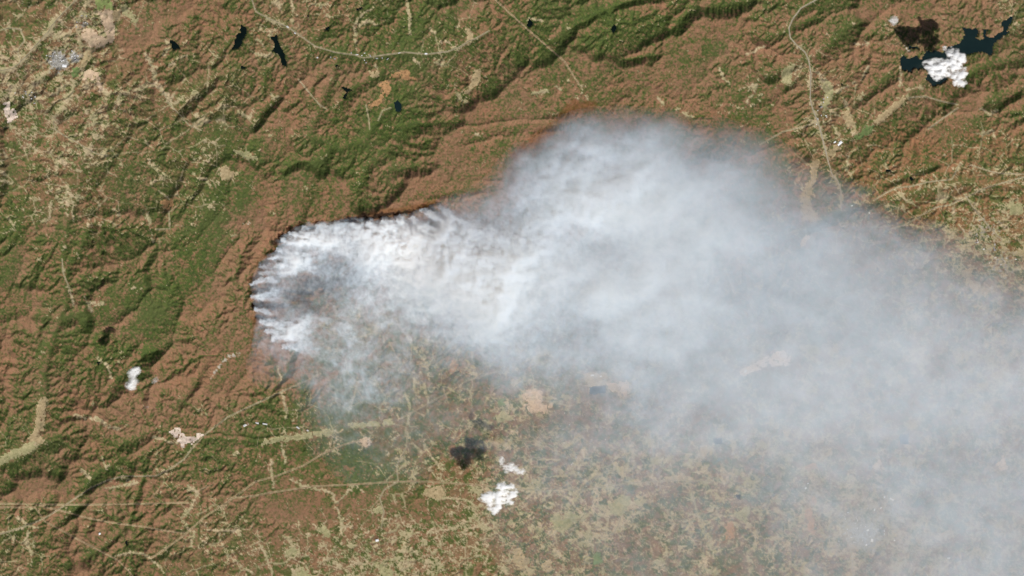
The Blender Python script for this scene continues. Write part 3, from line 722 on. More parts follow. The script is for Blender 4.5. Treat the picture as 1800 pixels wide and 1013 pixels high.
for k, (poly, col, lab) in enumerate(FIELDS):
    m = poly_mask_j(poly)
    # jitter the mask edge with the noise-displaced coordinates
    field_id[m & (lake_id < 0)] = k
CLEAR = np.where(field_id >= 0, 1.0, CLEAR)
canopy = 13.0 * (1 - CLEAR) * (1 + 0.55 * fbm(gpx / 1.9, gpy / 1.9, 2, 81))
canopy *= np.where(BURN > .5, .6, 1)
ZT = Z + canopy
fm = blur((field_id >= 0).astype(np.float32), 1.0)
ZT = ZT * (1 - 0.8 * fm) + (blur(Z, 3)) * 0.8 * fm
lake_z = {}
for k in range(len(LAKES)):
    m = lake_id == k
    if m.any():
        lake_z[k] = float(base[m].min()) - 2
        ZT[m] = lake_z[k] - 10
ring = blur((lake_id >= 0).astype(np.float32), 1.0)


def ground(px, py):
    return bilin(ZT, (np.asarray(px, float) - GX0) / CELL - .5, (np.asarray(py, float) - GY0) / CELL - .5)


# ------------------------------------------------------------------ object helpers
def tag(o, label=None, cat=None, group=None, kind=None):
    if label: o['label'] = label
    if cat: o['category'] = cat
    if group: o['group'] = group
    if kind: o['kind'] = kind
    return o


def mesh_obj(name, verts, faces, mat, parent=None, smooth_shade=True, normals=None):
    """verts (n,3) array, faces (m,4) or (m,3) array"""
    me = bpy.data.meshes.new(name)
    verts = np.asarray(verts, np.float32); faces = np.asarray(faces, np.int32)
    nf, k = faces.shape
    me.vertices.add(len(verts)); me.vertices.foreach_set('co', verts.ravel())
    me.loops.add(nf * k); me.loops.foreach_set('vertex_index', faces.ravel())
    me.polygons.add(nf)
    me.polygons.foreach_set('loop_start', np.arange(0, nf * k, k, dtype=np.int32))
    me.polygons.foreach_set('loop_total', np.full(nf, k, np.int32))
    if smooth_shade:
        me.polygons.foreach_set('use_smooth', np.ones(nf, bool))
    me.update(calc_edges=True)
    if normals is not None:
        me.normals_split_custom_set_from_vertices(normals)
    me.materials.append(mat)
    o = bpy.data.objects.new(name, me)
    C.objects.link(o)
    if parent: o.parent = parent
    return o


# ------------------------------------------------------------------ materials
def new_mat(name):
    m = bpy.data.materials.new(name)
    m.use_nodes = True
    nt = m.node_tree
    return m, nt, nt.nodes, nt.links


class NB:
    def __init__(self, nt):
        self.nt = nt; self.n = nt.nodes; self.l = nt.links
        self.geo = self.n.new('ShaderNodeTexCoord')

    def noise(self, metres, detail=3, rough=0.55, w=0):
        mp = self.n.new('ShaderNodeMapping')
        mp.inputs['Scale'].default_value = (1 / metres,) * 3
        mp.inputs['Location'].default_value = (w * 3.1, w * 1.7, w * .9)
        self.l.new(self.geo.outputs['Object'], mp.inputs[0])
        t = self.n.new('ShaderNodeTexNoise')
        t.inputs['Scale'].default_value = 1.0
        t.inputs['Detail'].default_value = detail
        t.inputs['Roughness'].default_value = rough
        self.l.new(mp.outputs[0], t.inputs['Vector'])
        return t.outputs['Fac']

    def ramp(self, f, lo, hi):
        m = self.n.new('ShaderNodeMapRange')
        m.inputs['From Min'].default_value = lo; m.inputs['From Max'].default_value = hi
        self.l.new(f, m.inputs['Value'])
        return m.outputs[0]

    def mix(self, f, a, b):
        m = self.n.new('ShaderNodeMix'); m.data_type = 'RGBA'
        for k, v in ((0, f), (6, a), (7, b)):
            if isinstance(v, (int, float)):
                m.inputs[k].default_value = v
            elif isinstance(v, tuple):
                m.inputs[k].default_value = (*v, 1)
            else:
                self.l.new(v, m.inputs[k])
        return m.outputs[2]

    def math(self, op, a, b):
        m = self.n.new('ShaderNodeMath'); m.operation = op
        for k, v in ((0, a), (1, b)):
            if isinstance(v, (int, float)): m.inputs[k].default_value = v
            else: self.l.new(v, m.inputs[k])
        return m.outputs[0]

    def attr(self, name):
        a = self.n.new('ShaderNodeAttribute'); a.attribute_name = name
        s = self.n.new('ShaderNodeSeparateColor')
        self.l.new(a.outputs['Color'], s.inputs[0])
        return s.outputs

    def finish(self, col, rough=0.95, spec=0.05, bump=None, strength=0.5, dist=6.0):
        b = self.n['Principled BSDF']
        if isinstance(col, tuple): b.inputs['Base Color'].default_value = (*col, 1)
        else: self.l.new(col, b.inputs['Base Color'])
        b.inputs['Roughness'].default_value = rough
        b.inputs['Specular IOR Level'].default_value = spec
        if bump is not None:
            bp = self.n.new('ShaderNodeBump')
            bp.inputs['Strength'].default_value = strength
            bp.inputs['Distance'].default_value = dist
            self.l.new(bump, bp.inputs['Height'])
            self.l.new(bp.outputs[0], b.inputs['Normal'])


def land_material(name):
    m, nt, n, l = new_mat(name)
    b = NB(nt)
    cov = b.attr('cover'); soil = b.attr('soil'); mark = b.attr('mark')
    n40 = b.noise(45, 2, .6, 9); n60 = b.noise(90, 3, .65, 1); n250 = b.noise(260, 3, .65, 2); n1500 = b.noise(1700, 3, .55, 3)
    brown = b.mix(b.ramp(n250, .3, .7), (0.1893, 0.0937, 0.0541), (0.1364, 0.0770, 0.0460))
    brown = b.mix(b.math('MULTIPLY', b.ramp(n1500, .4, .65), .7), brown, (0.1617, 0.0923, 0.0566))
    brown = b.mix(b.math('MULTIPLY', mark[0], .6), brown, (0.1703, 0.0796, 0.0379))
    brown = b.mix(b.math('MULTIPLY', b.ramp(n60, .5, .75), .5), brown, (0.0934, 0.0643, 0.0379))
    brown = b.mix(b.math('MULTIPLY', b.ramp(n40, .55, .75), .5), brown, (0.2398, 0.1348, 0.0836))
    green = b.mix(b.ramp(n250, .3, .7), (0.0370, 0.0552, 0.0148), (0.0617, 0.0792, 0.0207))
    green = b.mix(b.math('MULTIPLY', b.ramp(n60, .4, .75), .85), green, (0.0206, 0.0327, 0.0130))
    green = b.mix(b.math('MULTIPLY', b.ramp(n1500, .45, .7), .6), green, (0.0604, 0.0678, 0.0248))
    green = b.mix(b.math('MULTIPLY', b.ramp(n40, .55, .8), .6), green, (0.0824, 0.0853, 0.0355))
    brown = b.mix(b.math('MULTIPLY', b.ramp(b.noise(170, 4, .72, 12), .44, .66), .75), brown, (.098, .068, .034))
    brown = b.mix(b.math('MULTIPLY', b.ramp(b.noise(60, 3, .7, 14), .54, .70), .6), brown, (.060, .043, .025))  # fine dark speckle: small shadows between trees, painted into the woodland colour
    forest = b.mix(cov[0], brown, green)
    grass = b.mix(soil[0], (0.305, 0.230, 0.152), (0.208, 0.190, 0.102))
    grass = b.mix(b.math('MULTIPLY', b.ramp(n60, .35, .7), .55), grass, (0.1365, 0.1235, 0.0598))
    grass = b.mix(b.math('MULTIPLY', b.ramp(n40, .58, .74), .6), grass, (0.3770, 0.3250, 0.2340))
    urban = b.mix(b.ramp(n40, .35, .65), (.115, .110, .090), (.215, .207, .197))
    clear = b.mix(soil[1], grass, urban)
    clear = b.mix(soil[2], clear, (.26, .23, .19))
    col = b.mix(cov[1], forest, clear)
    col = b.mix(b.math('MULTIPLY', mark[1], .6), col, (.105, .045, .018))
    col = b.mix(b.math('MULTIPLY', cov[2], .92), col, (.010, .008, .0065))
    b.finish(col, 1.0, 0.0, n60, .8, 16.0)
    return m


MAT_LAND = land_material('land_cover')

FIELD_COL = {'pink': ((0.36, 0.268, 0.185), (0.28, 0.205, 0.14)), 'tan': ((0.2624, 0.2022, 0.1178), (0.1984, 0.1510, 0.0845)), 'palegreen': ((0.235, 0.205, 0.115), (0.165, 0.155, 0.078)),
             'green': ((0.1216, 0.1562, 0.0538), (0.1664, 0.1818, 0.0717)), 'bright': ((0.082, 0.122, 0.042), (0.115, 0.140, 0.056)), 'orange': ((0.2624, 0.1536, 0.0742), (0.1984, 0.1126, 0.0563)), 'white': ((0.4608, 0.3776, 0.3200), (0.3328, 0.2624, 0.2150))}
FIELD_MAT = {}
for k, (c1, c2) in FIELD_COL.items():
    m, nt, n, l = new_mat('field_' + k)
    b = NB(nt)
    c = b.mix(b.ramp(b.noise(120, 4, .7, 4), .38, .62), c1, c2)
    c = b.mix(b.math('MULTIPLY', b.ramp(b.noise(70, 3, .7, 8), .52, .68), .55), c, (c2[0] * .45, c2[1] * .5, c2[2] * .42))
    c = b.mix(b.math('MULTIPLY', b.ramp(b.noise(300, 3, .6, 5), .5, .75), .5), c, (c2[0] * .6, c2[1] * .75, c2[2] * .65))
    b.finish(c, 1.0, 0.0, b.noise(60, 3, .6, 6), .3, 4.0)
    FIELD_MAT[k] = m


def simple_mat(name, c1, c2, metres=60, rough=.9, spec=.1):
    m, nt, n, l = new_mat(name)
    b = NB(nt)
    b.finish(b.mix(b.ramp(b.noise(metres, 3, .6, 7), .35, .65), c1, c2), rough, spec)
    return m


WATER = {'teal': simple_mat('reservoir_water', (.0040, .0095, .0100), (.0052, .0115, .0115), 500, .12, .15),
         'dark': simple_mat('lake_water', (.0015, .0036, .0030), (.0025, .0052, .0042), 200, .12, .12),
         'green': simple_mat('pond_water', (.006, .017, .008), (.008, .020, .010), 100, .15, .4)}
ROADM = {'road': simple_mat('road_verge', (.200, .168, .115), (.120, .105, .066), 130), 'highway': simple_mat('highway_paving', (.225, .195, .152), (.165, .145, .11), 150),
         'corridor': simple_mat('corridor_grass', (.200, .138, .082), (.135, .092, .052), 170), 'track': simple_mat('track_earth', (.175, .158, .092), (.13, .115, .07), 80)}
ROOF = [simple_mat('white_roof', (.50, .50, .50), (.40, .41, .42), 40, .6, .3), simple_mat('pale_roof', (.36, .355, .35), (.29, .285, .28), 40, .7, .2), simple_mat('grey_roof', (.20, .20, .205), (.16, .16, .165), 40, .8, .2)]
WALLM = simple_mat('building_wall', (.25, .24, .22), (.2, .19, .18), 20, .8, .2)


def smoke_mat(name, colour, density, g, soot=0.0):
    m = bpy.data.materials.new(name)
    m.use_nodes = True
    nt = m.node_tree
    for nn in list(nt.nodes):
        nt.nodes.remove(nn)
    out = nt.nodes.new('ShaderNodeOutputMaterial')
    # scattering rises towards blue (thin smoke looks blue grey), with a little even absorption
    v = nt.nodes.new('ShaderNodeVolumeScatter')
    v.inputs['Color'].default_value = (*colour, 1)
    v.inputs['Density'].default_value = density
    v.inputs['Anisotropy'].default_value = g
    ab = nt.nodes.new('ShaderNodeVolumeAbsorption')
    ab.inputs['Color'].default_value = (0, 0, 0, 1)
    ab.inputs['Density'].default_value = density * soot
    ad = nt.nodes.new('ShaderNodeAddShader')
    nt.links.new(v.outputs[0], ad.inputs[0]); nt.links.new(ab.outputs[0], ad.inputs[1])
    nt.links.new(ad.outputs[0], out.inputs['Volume'])
    return m


# ------------------------------------------------------------------ terrain sheets (one shared height field, split by what grows on it)
vx = wx(gpx); vy = wy(gpy)
V = np.stack([vx, vy, ZT], -1).reshape(-1, 3)
tgy, tgx = np.gradient(ZT, DX)
N = np.stack([-tgx, tgy, np.ones_like(tgx)], -1).reshape(-1, 3)
N /= np.linalg.norm(N, axis=1, keepdims=True)
one = np.ones(NX * NY, np.float32)
COV = np.stack([EVER.ravel(), CLEAR.ravel(), BURN.ravel(), one], -1).astype(np.float32)
SOIL = np.stack([FRESH.ravel(), URB.ravel(), ROCK.ravel(), one], -1).astype(np.float32)
MARK = np.stack([ORANGE.ravel(), SCORCH.ravel(), one * 0, one], -1).astype(np.float32)
idg = np.arange(NX * NY).reshape(NY, NX)
# rows run south, so this corner order faces up
QUADS = np.stack([idg[:-1, :-1], idg[1:, :-1], idg[1:, 1:], idg[:-1, 1:]], -1).reshape(-1, 4)
cl4 = (CLEAR[:-1, :-1] + CLEAR[1:, :-1] + CLEAR[1:, 1:] + CLEAR[:-1, 1:]).ravel() / 4
fid = np.maximum(field_id[:-1, :-1], np.maximum(field_id[1:, 1:], np.maximum(field_id[1:, :-1], field_id[:-1, 1:]))).ravel()
bn4 = BURN[:-1, :-1].ravel()
cls = np.where(fid >= 0, 10 + fid, np.where(bn4 > .5, 2, np.where(cl4 > .5, 1, 0)))


def sheet(name, sel, mat, attrs=True):
    q = QUADS[sel]
    used = np.unique(q)
    remap = np.zeros(NX * NY, np.int32)
    remap[used] = np.arange(len(used))
    o = mesh_obj(name, V[used], remap[q], mat, normals=N[used])
    if attrs:
        for nm, arr in (('cover', COV), ('soil', SOIL), ('mark', MARK)):
            a = o.data.attributes.new(nm, 'FLOAT_COLOR', 'POINT')
            a.data.foreach_set('color', arr[used].ravel())
    return o


tag(sheet('woodland', cls == 0, MAT_LAND), 'mixed brown leafless and green evergreen woodland over the ridges', 'woodland', kind='stuff')
tag(sheet('terrain', cls == 1, MAT_LAND), 'open tan ground of clearings, farms and towns between the woods', 'ground', kind='structure')
if (cls == 2).any():
    tag(sheet('burned_ground', cls == 2, MAT_LAND), 'blackened burned slopes along the front of the fire', 'burned ground', kind='structure')
for k, (poly, colr, lab) in enumerate(FIELDS):
    s = cls == 10 + k
    if s.any():
        tag(sheet('field', s, FIELD_MAT[colr], False), lab, 'field', kind='structure')

# rolling land beyond the mapped area, out to the horizon
def far_land():
    n = 160
    e = np.sign(np.linspace(-1, 1, n)) * np.abs(np.linspace(-1, 1, n)) ** 1.6
    X, Y = np.meshgrid(e * 150000, e * 150000)
    x0, x1 = wx(px1[0]), wx(px1[-1]); y0, y1 = wy(py1[-1]), wy(py1[0])
    Zf = 60 + 60 * fbm(X / 9000, Y / 9000, 3, 91) - 60
    inside = (X > x0 + 300) & (X < x1 - 300) & (Y > y0 + 300) & (Y < y1 - 300)
    Zf = np.where(inside, -250, Zf)
    ii = np.arange(n * n).reshape(n, n)
    q = np.stack([ii[:-1, :-1], ii[:-1, 1:], ii[1:, 1:], ii[1:, :-1]], -1).reshape(-1, 4)
    o = mesh_obj('far_land', np.stack([X, Y, Zf], -1).reshape(-1, 3), q, MAT_LAND)
    ev = smooth(.35, .6, .45 + .3 * fbm(X / 4000, Y / 4000, 3, 92)).ravel()
    on = np.ones(n * n)
    for nm, arr in (('cover', np.stack([ev, on * 0, on * 0, on], -1)), ('soil', np.stack([on * 0] * 3 + [on], -1)), ('mark', np.stack([on * 0] * 3 + [on], -1))):
        a = o.data.attributes.new(nm, 'FLOAT_COLOR', 'POINT')
        a.data.foreach_set('color', arr.astype(np.float32).ravel())
    tag(o, 'rolling wooded land stretching on around the mapped ridges', 'land', kind='structure')


far_land()

# ------------------------------------------------------------------ lakes
for k, (poly, kind, lab) in enumerate(LAKES):
    if k not in lake_z:
        continue
    dil = blur((lake_id == k).astype(np.float32), .8) > .03
    jj, ii_ = np.nonzero(dil)
    j0, j1, i0, i1 = jj.min(), jj.max() + 2, ii_.min(), ii_.max() + 2
    sub = dil[j0:j1, i0:i1]
    cells_ = sub[:-1, :-1]
    ig = np.arange(sub.size).reshape(sub.shape)
    q = np.stack([ig[:-1, :-1], ig[1:, :-1], ig[1:, 1:], ig[:-1, 1:]], -1)[cells_]
    vv = np.stack([vx[j0:j1, i0:i1], vy[j0:j1, i0:i1], np.full(sub.shape, lake_z[k])], -1).reshape(-1, 3)
    us = np.unique(q); rm = np.zeros(len(vv), np.int32); rm[us] = np.arange(len(us))
    o = mesh_obj('lake', vv[us], rm[q], WATER[kind])
    tag(o, lab, 'lake', kind='structure')

# ------------------------------------------------------------------ roads and clearings, draped over the ground
for k, (pts, width, kind, lab) in enumerate(LINES):
    p = np.array(pts, float)
    seg = np.hypot(*np.diff(p, axis=0).T)
    s = np.concatenate([[0], np.cumsum(seg)])
    n = max(8, int(s[-1] / 1.4))
    q = np.linspace(0, s[-1], n)
    x = np.interp(q, s, p[:, 0]); y = np.interp(q, s, p[:, 1])
    ker = np.ones(7) / 7
    if n > 20:
        xs = np.convolve(np.pad(x, 3, mode='edge'), ker, 'valid'); ys = np.convolve(np.pad(y, 3, mode='edge'), ker, 'valid')
        x, y = xs, ys
    wob = 0.0 if kind in ('corridor', 'highway') else 0.8
    dx_ = np.gradient(x); dy_ = np.gradient(y); L = np.hypot(dx_, dy_) + 1e-9
    nx_, ny_ = -dy_ / L, dx_ / L
    o_ = wob * vnoise(q * .16, q * 0 + k * 3.3, k) + .25 * wob * vnoise(q * .6, q * 0 + k, k + 5)
    x = x + nx_ * o_; y = y + ny_ * o_
    hw = 0.74 * width / PX / 2 * (1 + 0.28 * vnoise(q * .35, q * 0 + 9.1 + k, k + 2))
    cols = []
    for f in (-1, -.33, .33, 1):
        cx_ = x + nx_ * hw * f; cy_ = y + ny_ * hw * f
        cols.append(np.stack([wx(cx_), wy(cy_), ground(cx_, cy_) + 5.0], -1))
    vv = np.stack(cols, 1).reshape(-1, 3)
    ii = np.arange(n * 4).reshape(n, 4)
    qd = np.stack([ii[:-1, :-1], ii[:-1, 1:], ii[1:, 1:], ii[1:, :-1]], -1).reshape(-1, 4)
    a, b_, c_ = vv[qd[0, 0]], vv[qd[0, 1]], vv[qd[0, 2]]
    if np.cross(b_ - a, c_ - b_)[2] < 0:
        qd = qd[:, ::-1]
    nm = {'road': 'road', 'highway': 'highway', 'corridor': 'power_line_clearing', 'track': 'track'}[kind]
    o = mesh_obj(nm, vv, qd, ROADM[kind])
    tag(o, lab, {'road': 'road', 'highway': 'highway', 'corridor': 'clearing', 'track': 'track'}[kind], kind='structure')

# ------------------------------------------------------------------ dam
def dam():
    a = np.array([1624.5, 139.5]); b_ = np.array([1637.0, 153.0])
    n = 12
    ts = np.linspace(0, 1, n)
    d = (b_ - a) / np.linalg.norm(b_ - a); nr = np.array([-d[1], d[0]])
    zt = lake_z[0] + 8
    root = bpy.data.objects.new('dam', None); C.objects.link(root)
    c = (a + b_) / 2
    root.location = (wx(c[0]), wy(c[1]), lake_z[0])
    def strip(name, prof, mat):
        vs = []
        for t in ts:
            p = a + (b_ - a) * t + nr * 1.2 * math.sin(t * math.pi)
            for off, hz in prof:
                q_ = p + nr * off
                vs.append((wx(q_[0]) - root.location.x, wy(q_[1]) - root.location.y, hz))
        m_ = len(prof)
        ii = np.arange(n * m_).reshape(n, m_)
        qd = np.stack([ii[:-1, :-1], ii[:-1, 1:], ii[1:, 1:], ii[1:, :-1]], -1).reshape(-1, 4)
        o = mesh_obj(name, vs, qd, mat, root, False)
        bm = bmesh.new(); bm.from_mesh(o.data); bmesh.ops.recalc_face_normals(bm, faces=bm.faces)
        if sum(f.normal.z for f in bm.faces) < 0:
            for f in bm.faces: f.normal_flip()
        bm.to_mesh(o.data); bm.free()
    strip('grass_slope', [(0.45, 8), (3.2, -28)], FIELD_MAT['palegreen'])
    strip('crest_road', [(-0.35, 9), (0.45, 9)], ROADM['road'])
    strip('upstream_face', [(-1.1, -10), (-0.35, 9)], ROADM['highway'])
    tag(root, 'pale grassed earth dam at the south end of the teal reservoir', 'dam')


dam()

# ------------------------------------------------------------------ buildings
def hall_mesh(Lm, Wm, Hm, rise, with_roof):
    """low hall: walls with gable ends and, as a separate mesh, a pitched roof with eaves"""
    l, w = Lm / 2, Wm / 2
    wv = [(-l, -w, -25), (l, -w, -25), (l, w, -25), (-l, w, -25), (-l, -w, Hm), (l, -w, Hm), (l, w, Hm), (-l, w, Hm), (-l, 0, Hm + rise), (l, 0, Hm + rise)]
    wf = [(0, 1, 5, 4), (2, 3, 7, 6), (1, 2, 6, 9, 5), (3, 0, 4, 8, 7)]
    e = 1.5
    rv = [(-l - e, -w - e, Hm + .4), (l + e, -w - e, Hm + .4), (l + e, 0, Hm + rise + .6), (-l - e, 0, Hm + rise + .6), (-l - e, w + e, Hm + .4), (l + e, w + e, Hm + .4),
          (-l - e, -w - e, Hm + 1.4), (l + e, -w - e, Hm + 1.4), (l + e, 0, Hm + rise + 1.6), (-l - e, 0, Hm + rise + 1.6), (-l - e, w + e, Hm + 1.4), (l + e, w + e, Hm + 1.4)]
    rf = [(6, 7, 8, 9), (9, 8, 11, 10), (0, 3, 2, 1), (3, 4, 5, 2), (0, 1, 7, 6), (5, 4, 10, 11), (1, 2, 8, 7), (2, 5, 11, 8), (3, 0, 6, 9), (4, 3, 9, 10)]
    return (wv, wf), (rv, rf)


def pymesh(name, v, f, mats):
    me = bpy.data.meshes.new(name)
    me.from_pydata(v, [], f)
    for m in mats: me.materials.append(m)
    me.update()
    return me


BIG = [  # x, y, length m, width m, turn deg, label
    (1475.5, 252.5, 230, 110, 40, 'largest white warehouse above the tan graded lot'), (1466.5, 250.5, 110, 60, 35, 'smaller white warehouse west of the largest one at the graded lot'),
    (1310.5, 653, 150, 90, 60, 'bright white plant roof at the west end of the veiled quarry'),
    (1567.5, 878, 220, 70, -28, 'long white factory roof at the northeast of the hazy city'), (1554.5, 874, 80, 60, 70, 'short white building west of the long factory roof'),
    (1548, 893, 90, 55, 60, 'white building south of the long factory roof'), (1537, 896, 90, 45, 75, 'white narrow building in the hazy city by the curved highway'),
    (1532.5, 950, 130, 95, 80, 'bright white block building at the centre of the hazy city'), (1525, 932, 110, 60, 20, 'pale hall north of the bright white block'),
    (1522.5, 958, 80, 60, 20, 'white hall southwest of the bright white block'), (1667, 981, 130, 55, 5, 'lone white building on the plain east of the hazy city'),
    (1416, 858, 100, 70, 40, 'white hall beside the round orange patch'), (1420, 850, 60, 40, 10, 'small pale hall north of the orange patch hall'),
    (432.5, 747, 230, 90, 28, 'long white greenhouse roof at the west of the valley strip'), (452, 744, 150, 70, -5, 'white roof at the west end of the valley strip'),
    (466, 745.5, 200, 60, -10, 'white roof east of the long greenhouse'), (524, 752, 150, 55, -35, 'slanting white roof along the valley strip'),
    (541, 757, 90, 50, -30, 'small white roof east of the slanting white roof'),
    (114, 116.5, 190, 110, -10, 'big oval white works roof in the valley town'), (1041, 660, 150, 70, 8, 'white sheds on the tan square field under smoke'), (1056, 662, 90, 60, 8, 'small white shed east on the tan square field'),
    (506, 48, 110, 60, -35, 'white roof at the head of the valley highway'), (519, 59, 80, 50, -35, 'small white roof beside the valley highway bend'), (749, 95, 110, 55, 0, 'white roof midway along the valley highway'),
    (558, 102, 80, 60, 20, 'white roof south of the valley highway on a brown hill'), (1497, 362, 70, 50, 15, 'white roof in the smoke edge below the highway'), (1527, 375, 100, 60, 60, 'white roof by the bent pale road'),
    (176, 938, 100, 80, 30, 'white roof beside the descending brown clearing'), (663, 950, 130, 90, 10, 'pale farm shed in the southern pastures'), (1572, 950, 60, 50, 0, 'small white roof east of the bright white block'),
]
for bx_, by_, Lm, Wm, turn, lab in BIG:
    (wv, wf), (rv, rf) = hall_mesh(Lm * .82, Wm * .8, 12, 7, True)
    root = bpy.data.objects.new('warehouse', None); C.objects.link(root)
    root.location = (wx(bx_), wy(by_), float(ground(bx_, by_)) + 3)
    root.rotation_euler = (0, 0, math.radians(turn))
    a = bpy.data.objects.new('wall', pymesh('wall', wv, wf, [WALLM])); C.objects.link(a); a.parent = root
    r_ = bpy.data.objects.new('roof', pymesh('roof', rv, rf, [ROOF[1 if 420 < bx_ < 560 else 0]])); C.objects.link(r_); r_.parent = root
    tag(root, lab, 'building', 'large white-roofed buildings')

small_meshes = []
for q in range(6):
    Lm = 34 + 9 * q; Wm = 22 + 5 * (q % 3)
    (wv, wf), (rv, rf) = hall_mesh(Lm, Wm, 7, 5, True)
    k0 = len(wv)
    me = pymesh('house', wv + rv, wf + [tuple(i + k0 for i in f) for f in rf], [WALLM, ROOF[q % 3]])
    for i, p_ in enumerate(me.polygons):
        p_.material_index = 0 if i < len(wf) else 1
    small_meshes.append(me)
CLUSTERS = [(100, 104, 22, 18, 13, 'pale-roofed building packed into the centre of the valley town', 'buildings of the valley town centre'),
            (131, 100, 13, 13, 8, 'pale-roofed building on the east side of the valley town', 'buildings on the east side of the valley town'),
            (148, 42, 12, 18, 6, 'pale-roofed building on the road north of the valley town', 'buildings north of the valley town'),
            (50, 172, 22, 16, 10, 'small pale roof scattered in the hills southwest of the town', 'houses southwest of the valley town'),
            (1515, 935, 40, 36, 30, 'pale-roofed building in the hazy smoke-veiled city', 'buildings of the hazy city'),
            (1440, 195, 14, 30, 10, 'pale-roofed house in the highway town west of the reservoir', 'houses of the highway town'),
            (1745, 440, 40, 36, 14, 'pale-roofed house in the eastern suburbs beside the smoke', 'houses of the eastern suburbs'),
            (640, 98, 80, 9, 14, 'pale-roofed house along the valley highway north of the fire', 'houses along the valley highway'),
            (1000, 780, 50, 40, 12, 'pale-roofed farmhouse in the hazy farm belt', 'farmhouses in the hazy farm belt')]
for cx, cy, rx, ry, n, lab, grp in CLUSTERS:
    for q in range(n):
        x = cx + random.gauss(0, rx * .55); y = cy + random.gauss(0, ry * .55)
        if ground(x, y) < -1000: continue
        o = bpy.data.objects.new('house', random.choice(small_meshes)); C.objects.link(o)
        o.location = (wx(x), wy(y), float(ground(x, y)) + 2)
        o.rotation_euler = (0, 0, random.choice((0.2, 1.77)) + random.gauss(0, .3))
        tag(o, lab, 'house', grp)

# ------------------------------------------------------------------ smoke and clouds: closed bodies of even density
def slab(name, gx, gy, top, bot, mask, mat):
    """closed volume body over the grid cells where mask holds (rows run south)"""
    ny, nx = top.shape
    M = mask[:-1, :-1] & mask[1:, :-1] & mask[1:, 1:] & mask[:-1, 1:]
    ii = np.arange(ny * nx).reshape(ny, nx)
    off = ny * nx
    a, b_, c, d = ii[:-1, :-1], ii[1:, :-1], ii[1:, 1:], ii[:-1, 1:]
    faces = [np.stack([a, b_, c, d], -1)[M], np.stack([d, c, b_, a], -1)[M] + off]
    P = np.pad(M, 1)
    for sl, (p, q) in (((slice(1, -1), slice(0, -2)), (a, b_)), ((slice(2, None), slice(1, -1)), (b_, c)), ((slice(1, -1), slice(2, None)), (c, d)), ((slice(0, -2), slice(1, -1)), (d, a))):
        e = M & ~P[sl]
        faces.append(np.stack([q[e], p[e], p[e] + off, q[e] + off], -1))
    F = np.concatenate(faces)
    V = np.concatenate([np.stack([gx, gy, top], -1).reshape(-1, 3), np.stack([gx, gy, bot], -1).reshape(-1, 3)])
    used = np.unique(F)
    rm = np.zeros(len(V), np.int32); rm[used] = np.arange(len(used))
    return mesh_obj(name, V[used], rm[F], mat)


SIG = 0.0036
SM_ROWS = [  # columns from x=400, rows from y=150, 50-unit cells: how much the smoke hides, 0..9
    "0000000000001100000000000000" "00",
    "0000000000014443321000000000" "00",
    "0000000000588887654200000000" "00",
    "0000000001688888876521000000" "00",
    "0000001234799998887654310000" "00",
    "0068998777876788888777654210" "00",
    "0676599999898888877776665432" "22",
    "0535567899878988877777766554" "44",
    "0665445688766788877777777666" "66",
    "0467632246656777777777777666" "66",
    "0015442113344566777777777777" "77",
    "0003322211123456667777777776" "66",
    "0001111112234455666666666666" "66",
    "0000111001223334445556666666" "66",
    "0000000001122233334455566666" "66",
    "0000000001112222333445556666" "66",
    "0000000000111222223344455666" "66",
    "0000000000111222223344455666" "66",
    "0000000000111222223344455666" "66"]
sx = np.concatenate([np.arange(430, 760, 1.2), np.arange(760, 960, 1.8), np.arange(960, 1885, 2.7)])
sy = np.concatenate([np.arange(170, 340, 2.4), np.arange(340, 660, 1.2), np.arange(660, 1090, 2.7)])
spx, spy = np.meshgrid(sx, sy)
down_wind = np.clip((spx - 480) / 900.0, 0, 1)
# wind runs to the right and a little down; smoke fibres follow it
ux, uy = rot(spx, spy, 16)
wa = 8 + 12 * down_wind
w1 = fbm(ux / 70, uy / 45, 4, 101); w2 = fbm(ux / 70, uy / 45, 4, 107)
A = digit_map(SM_ROWS, spx + wa * 1.6 * w1 + 3 * fbm(spx / 7, spy / 7, 3, 108), spy + wa * 1.6 * w2 + 3 * fbm(spx / 7, spy / 7, 3, 109), 400, 150) / 9.0


def smask(poly, s, amp=2.5, sc=9.0, sd=0):
    jx = spx + amp * fbm(spx / sc, spy / sc, 4, 111 + sd, .6); jy = spy + amp * fbm(spx / sc, spy / sc, 4, 117 + sd, .6)
    m = np.zeros(spx.shape, bool)
    p = np.array(poly, float)
    n = len(p)
    for k in range(n):
        ax, ay = p[k]; bx, by = p[(k + 1) % n]
        if ay == by: continue
        m ^= ((ay > jy) != (by > jy)) & (jx < (bx - ax) * (jy - ay) / (by - ay) + ax)
    return blur(m.astype(np.float32), s)


# nothing drifts upwind of the fire line
line_w = [(420, 700), (452, 570), (440, 497), (455, 460), (488, 438), (490, 414), (520, 402), (540, 393), (620, 390), (700, 380), (760, 364), (800, 345), (860, 322), (890, 295), (910, 262), (955, 238), (1000, 206),
          (1060, 196), (1130, 200), (1250, 215), (1400, 260), (1600, 380), (1900, 470), (1900, 1200), (420, 1200)]
front = smask(line_w, 1.6, 7, 12)
soft = smask(line_w, 5, 34, 30, 6)
front = front * (1 - smooth(700, 860, spx)) + soft * smooth(700, 860, spx)
A = A * front
A = A * (1 - 0.38 * smooth(660, 560, spx) * smooth(425, 465, spy))
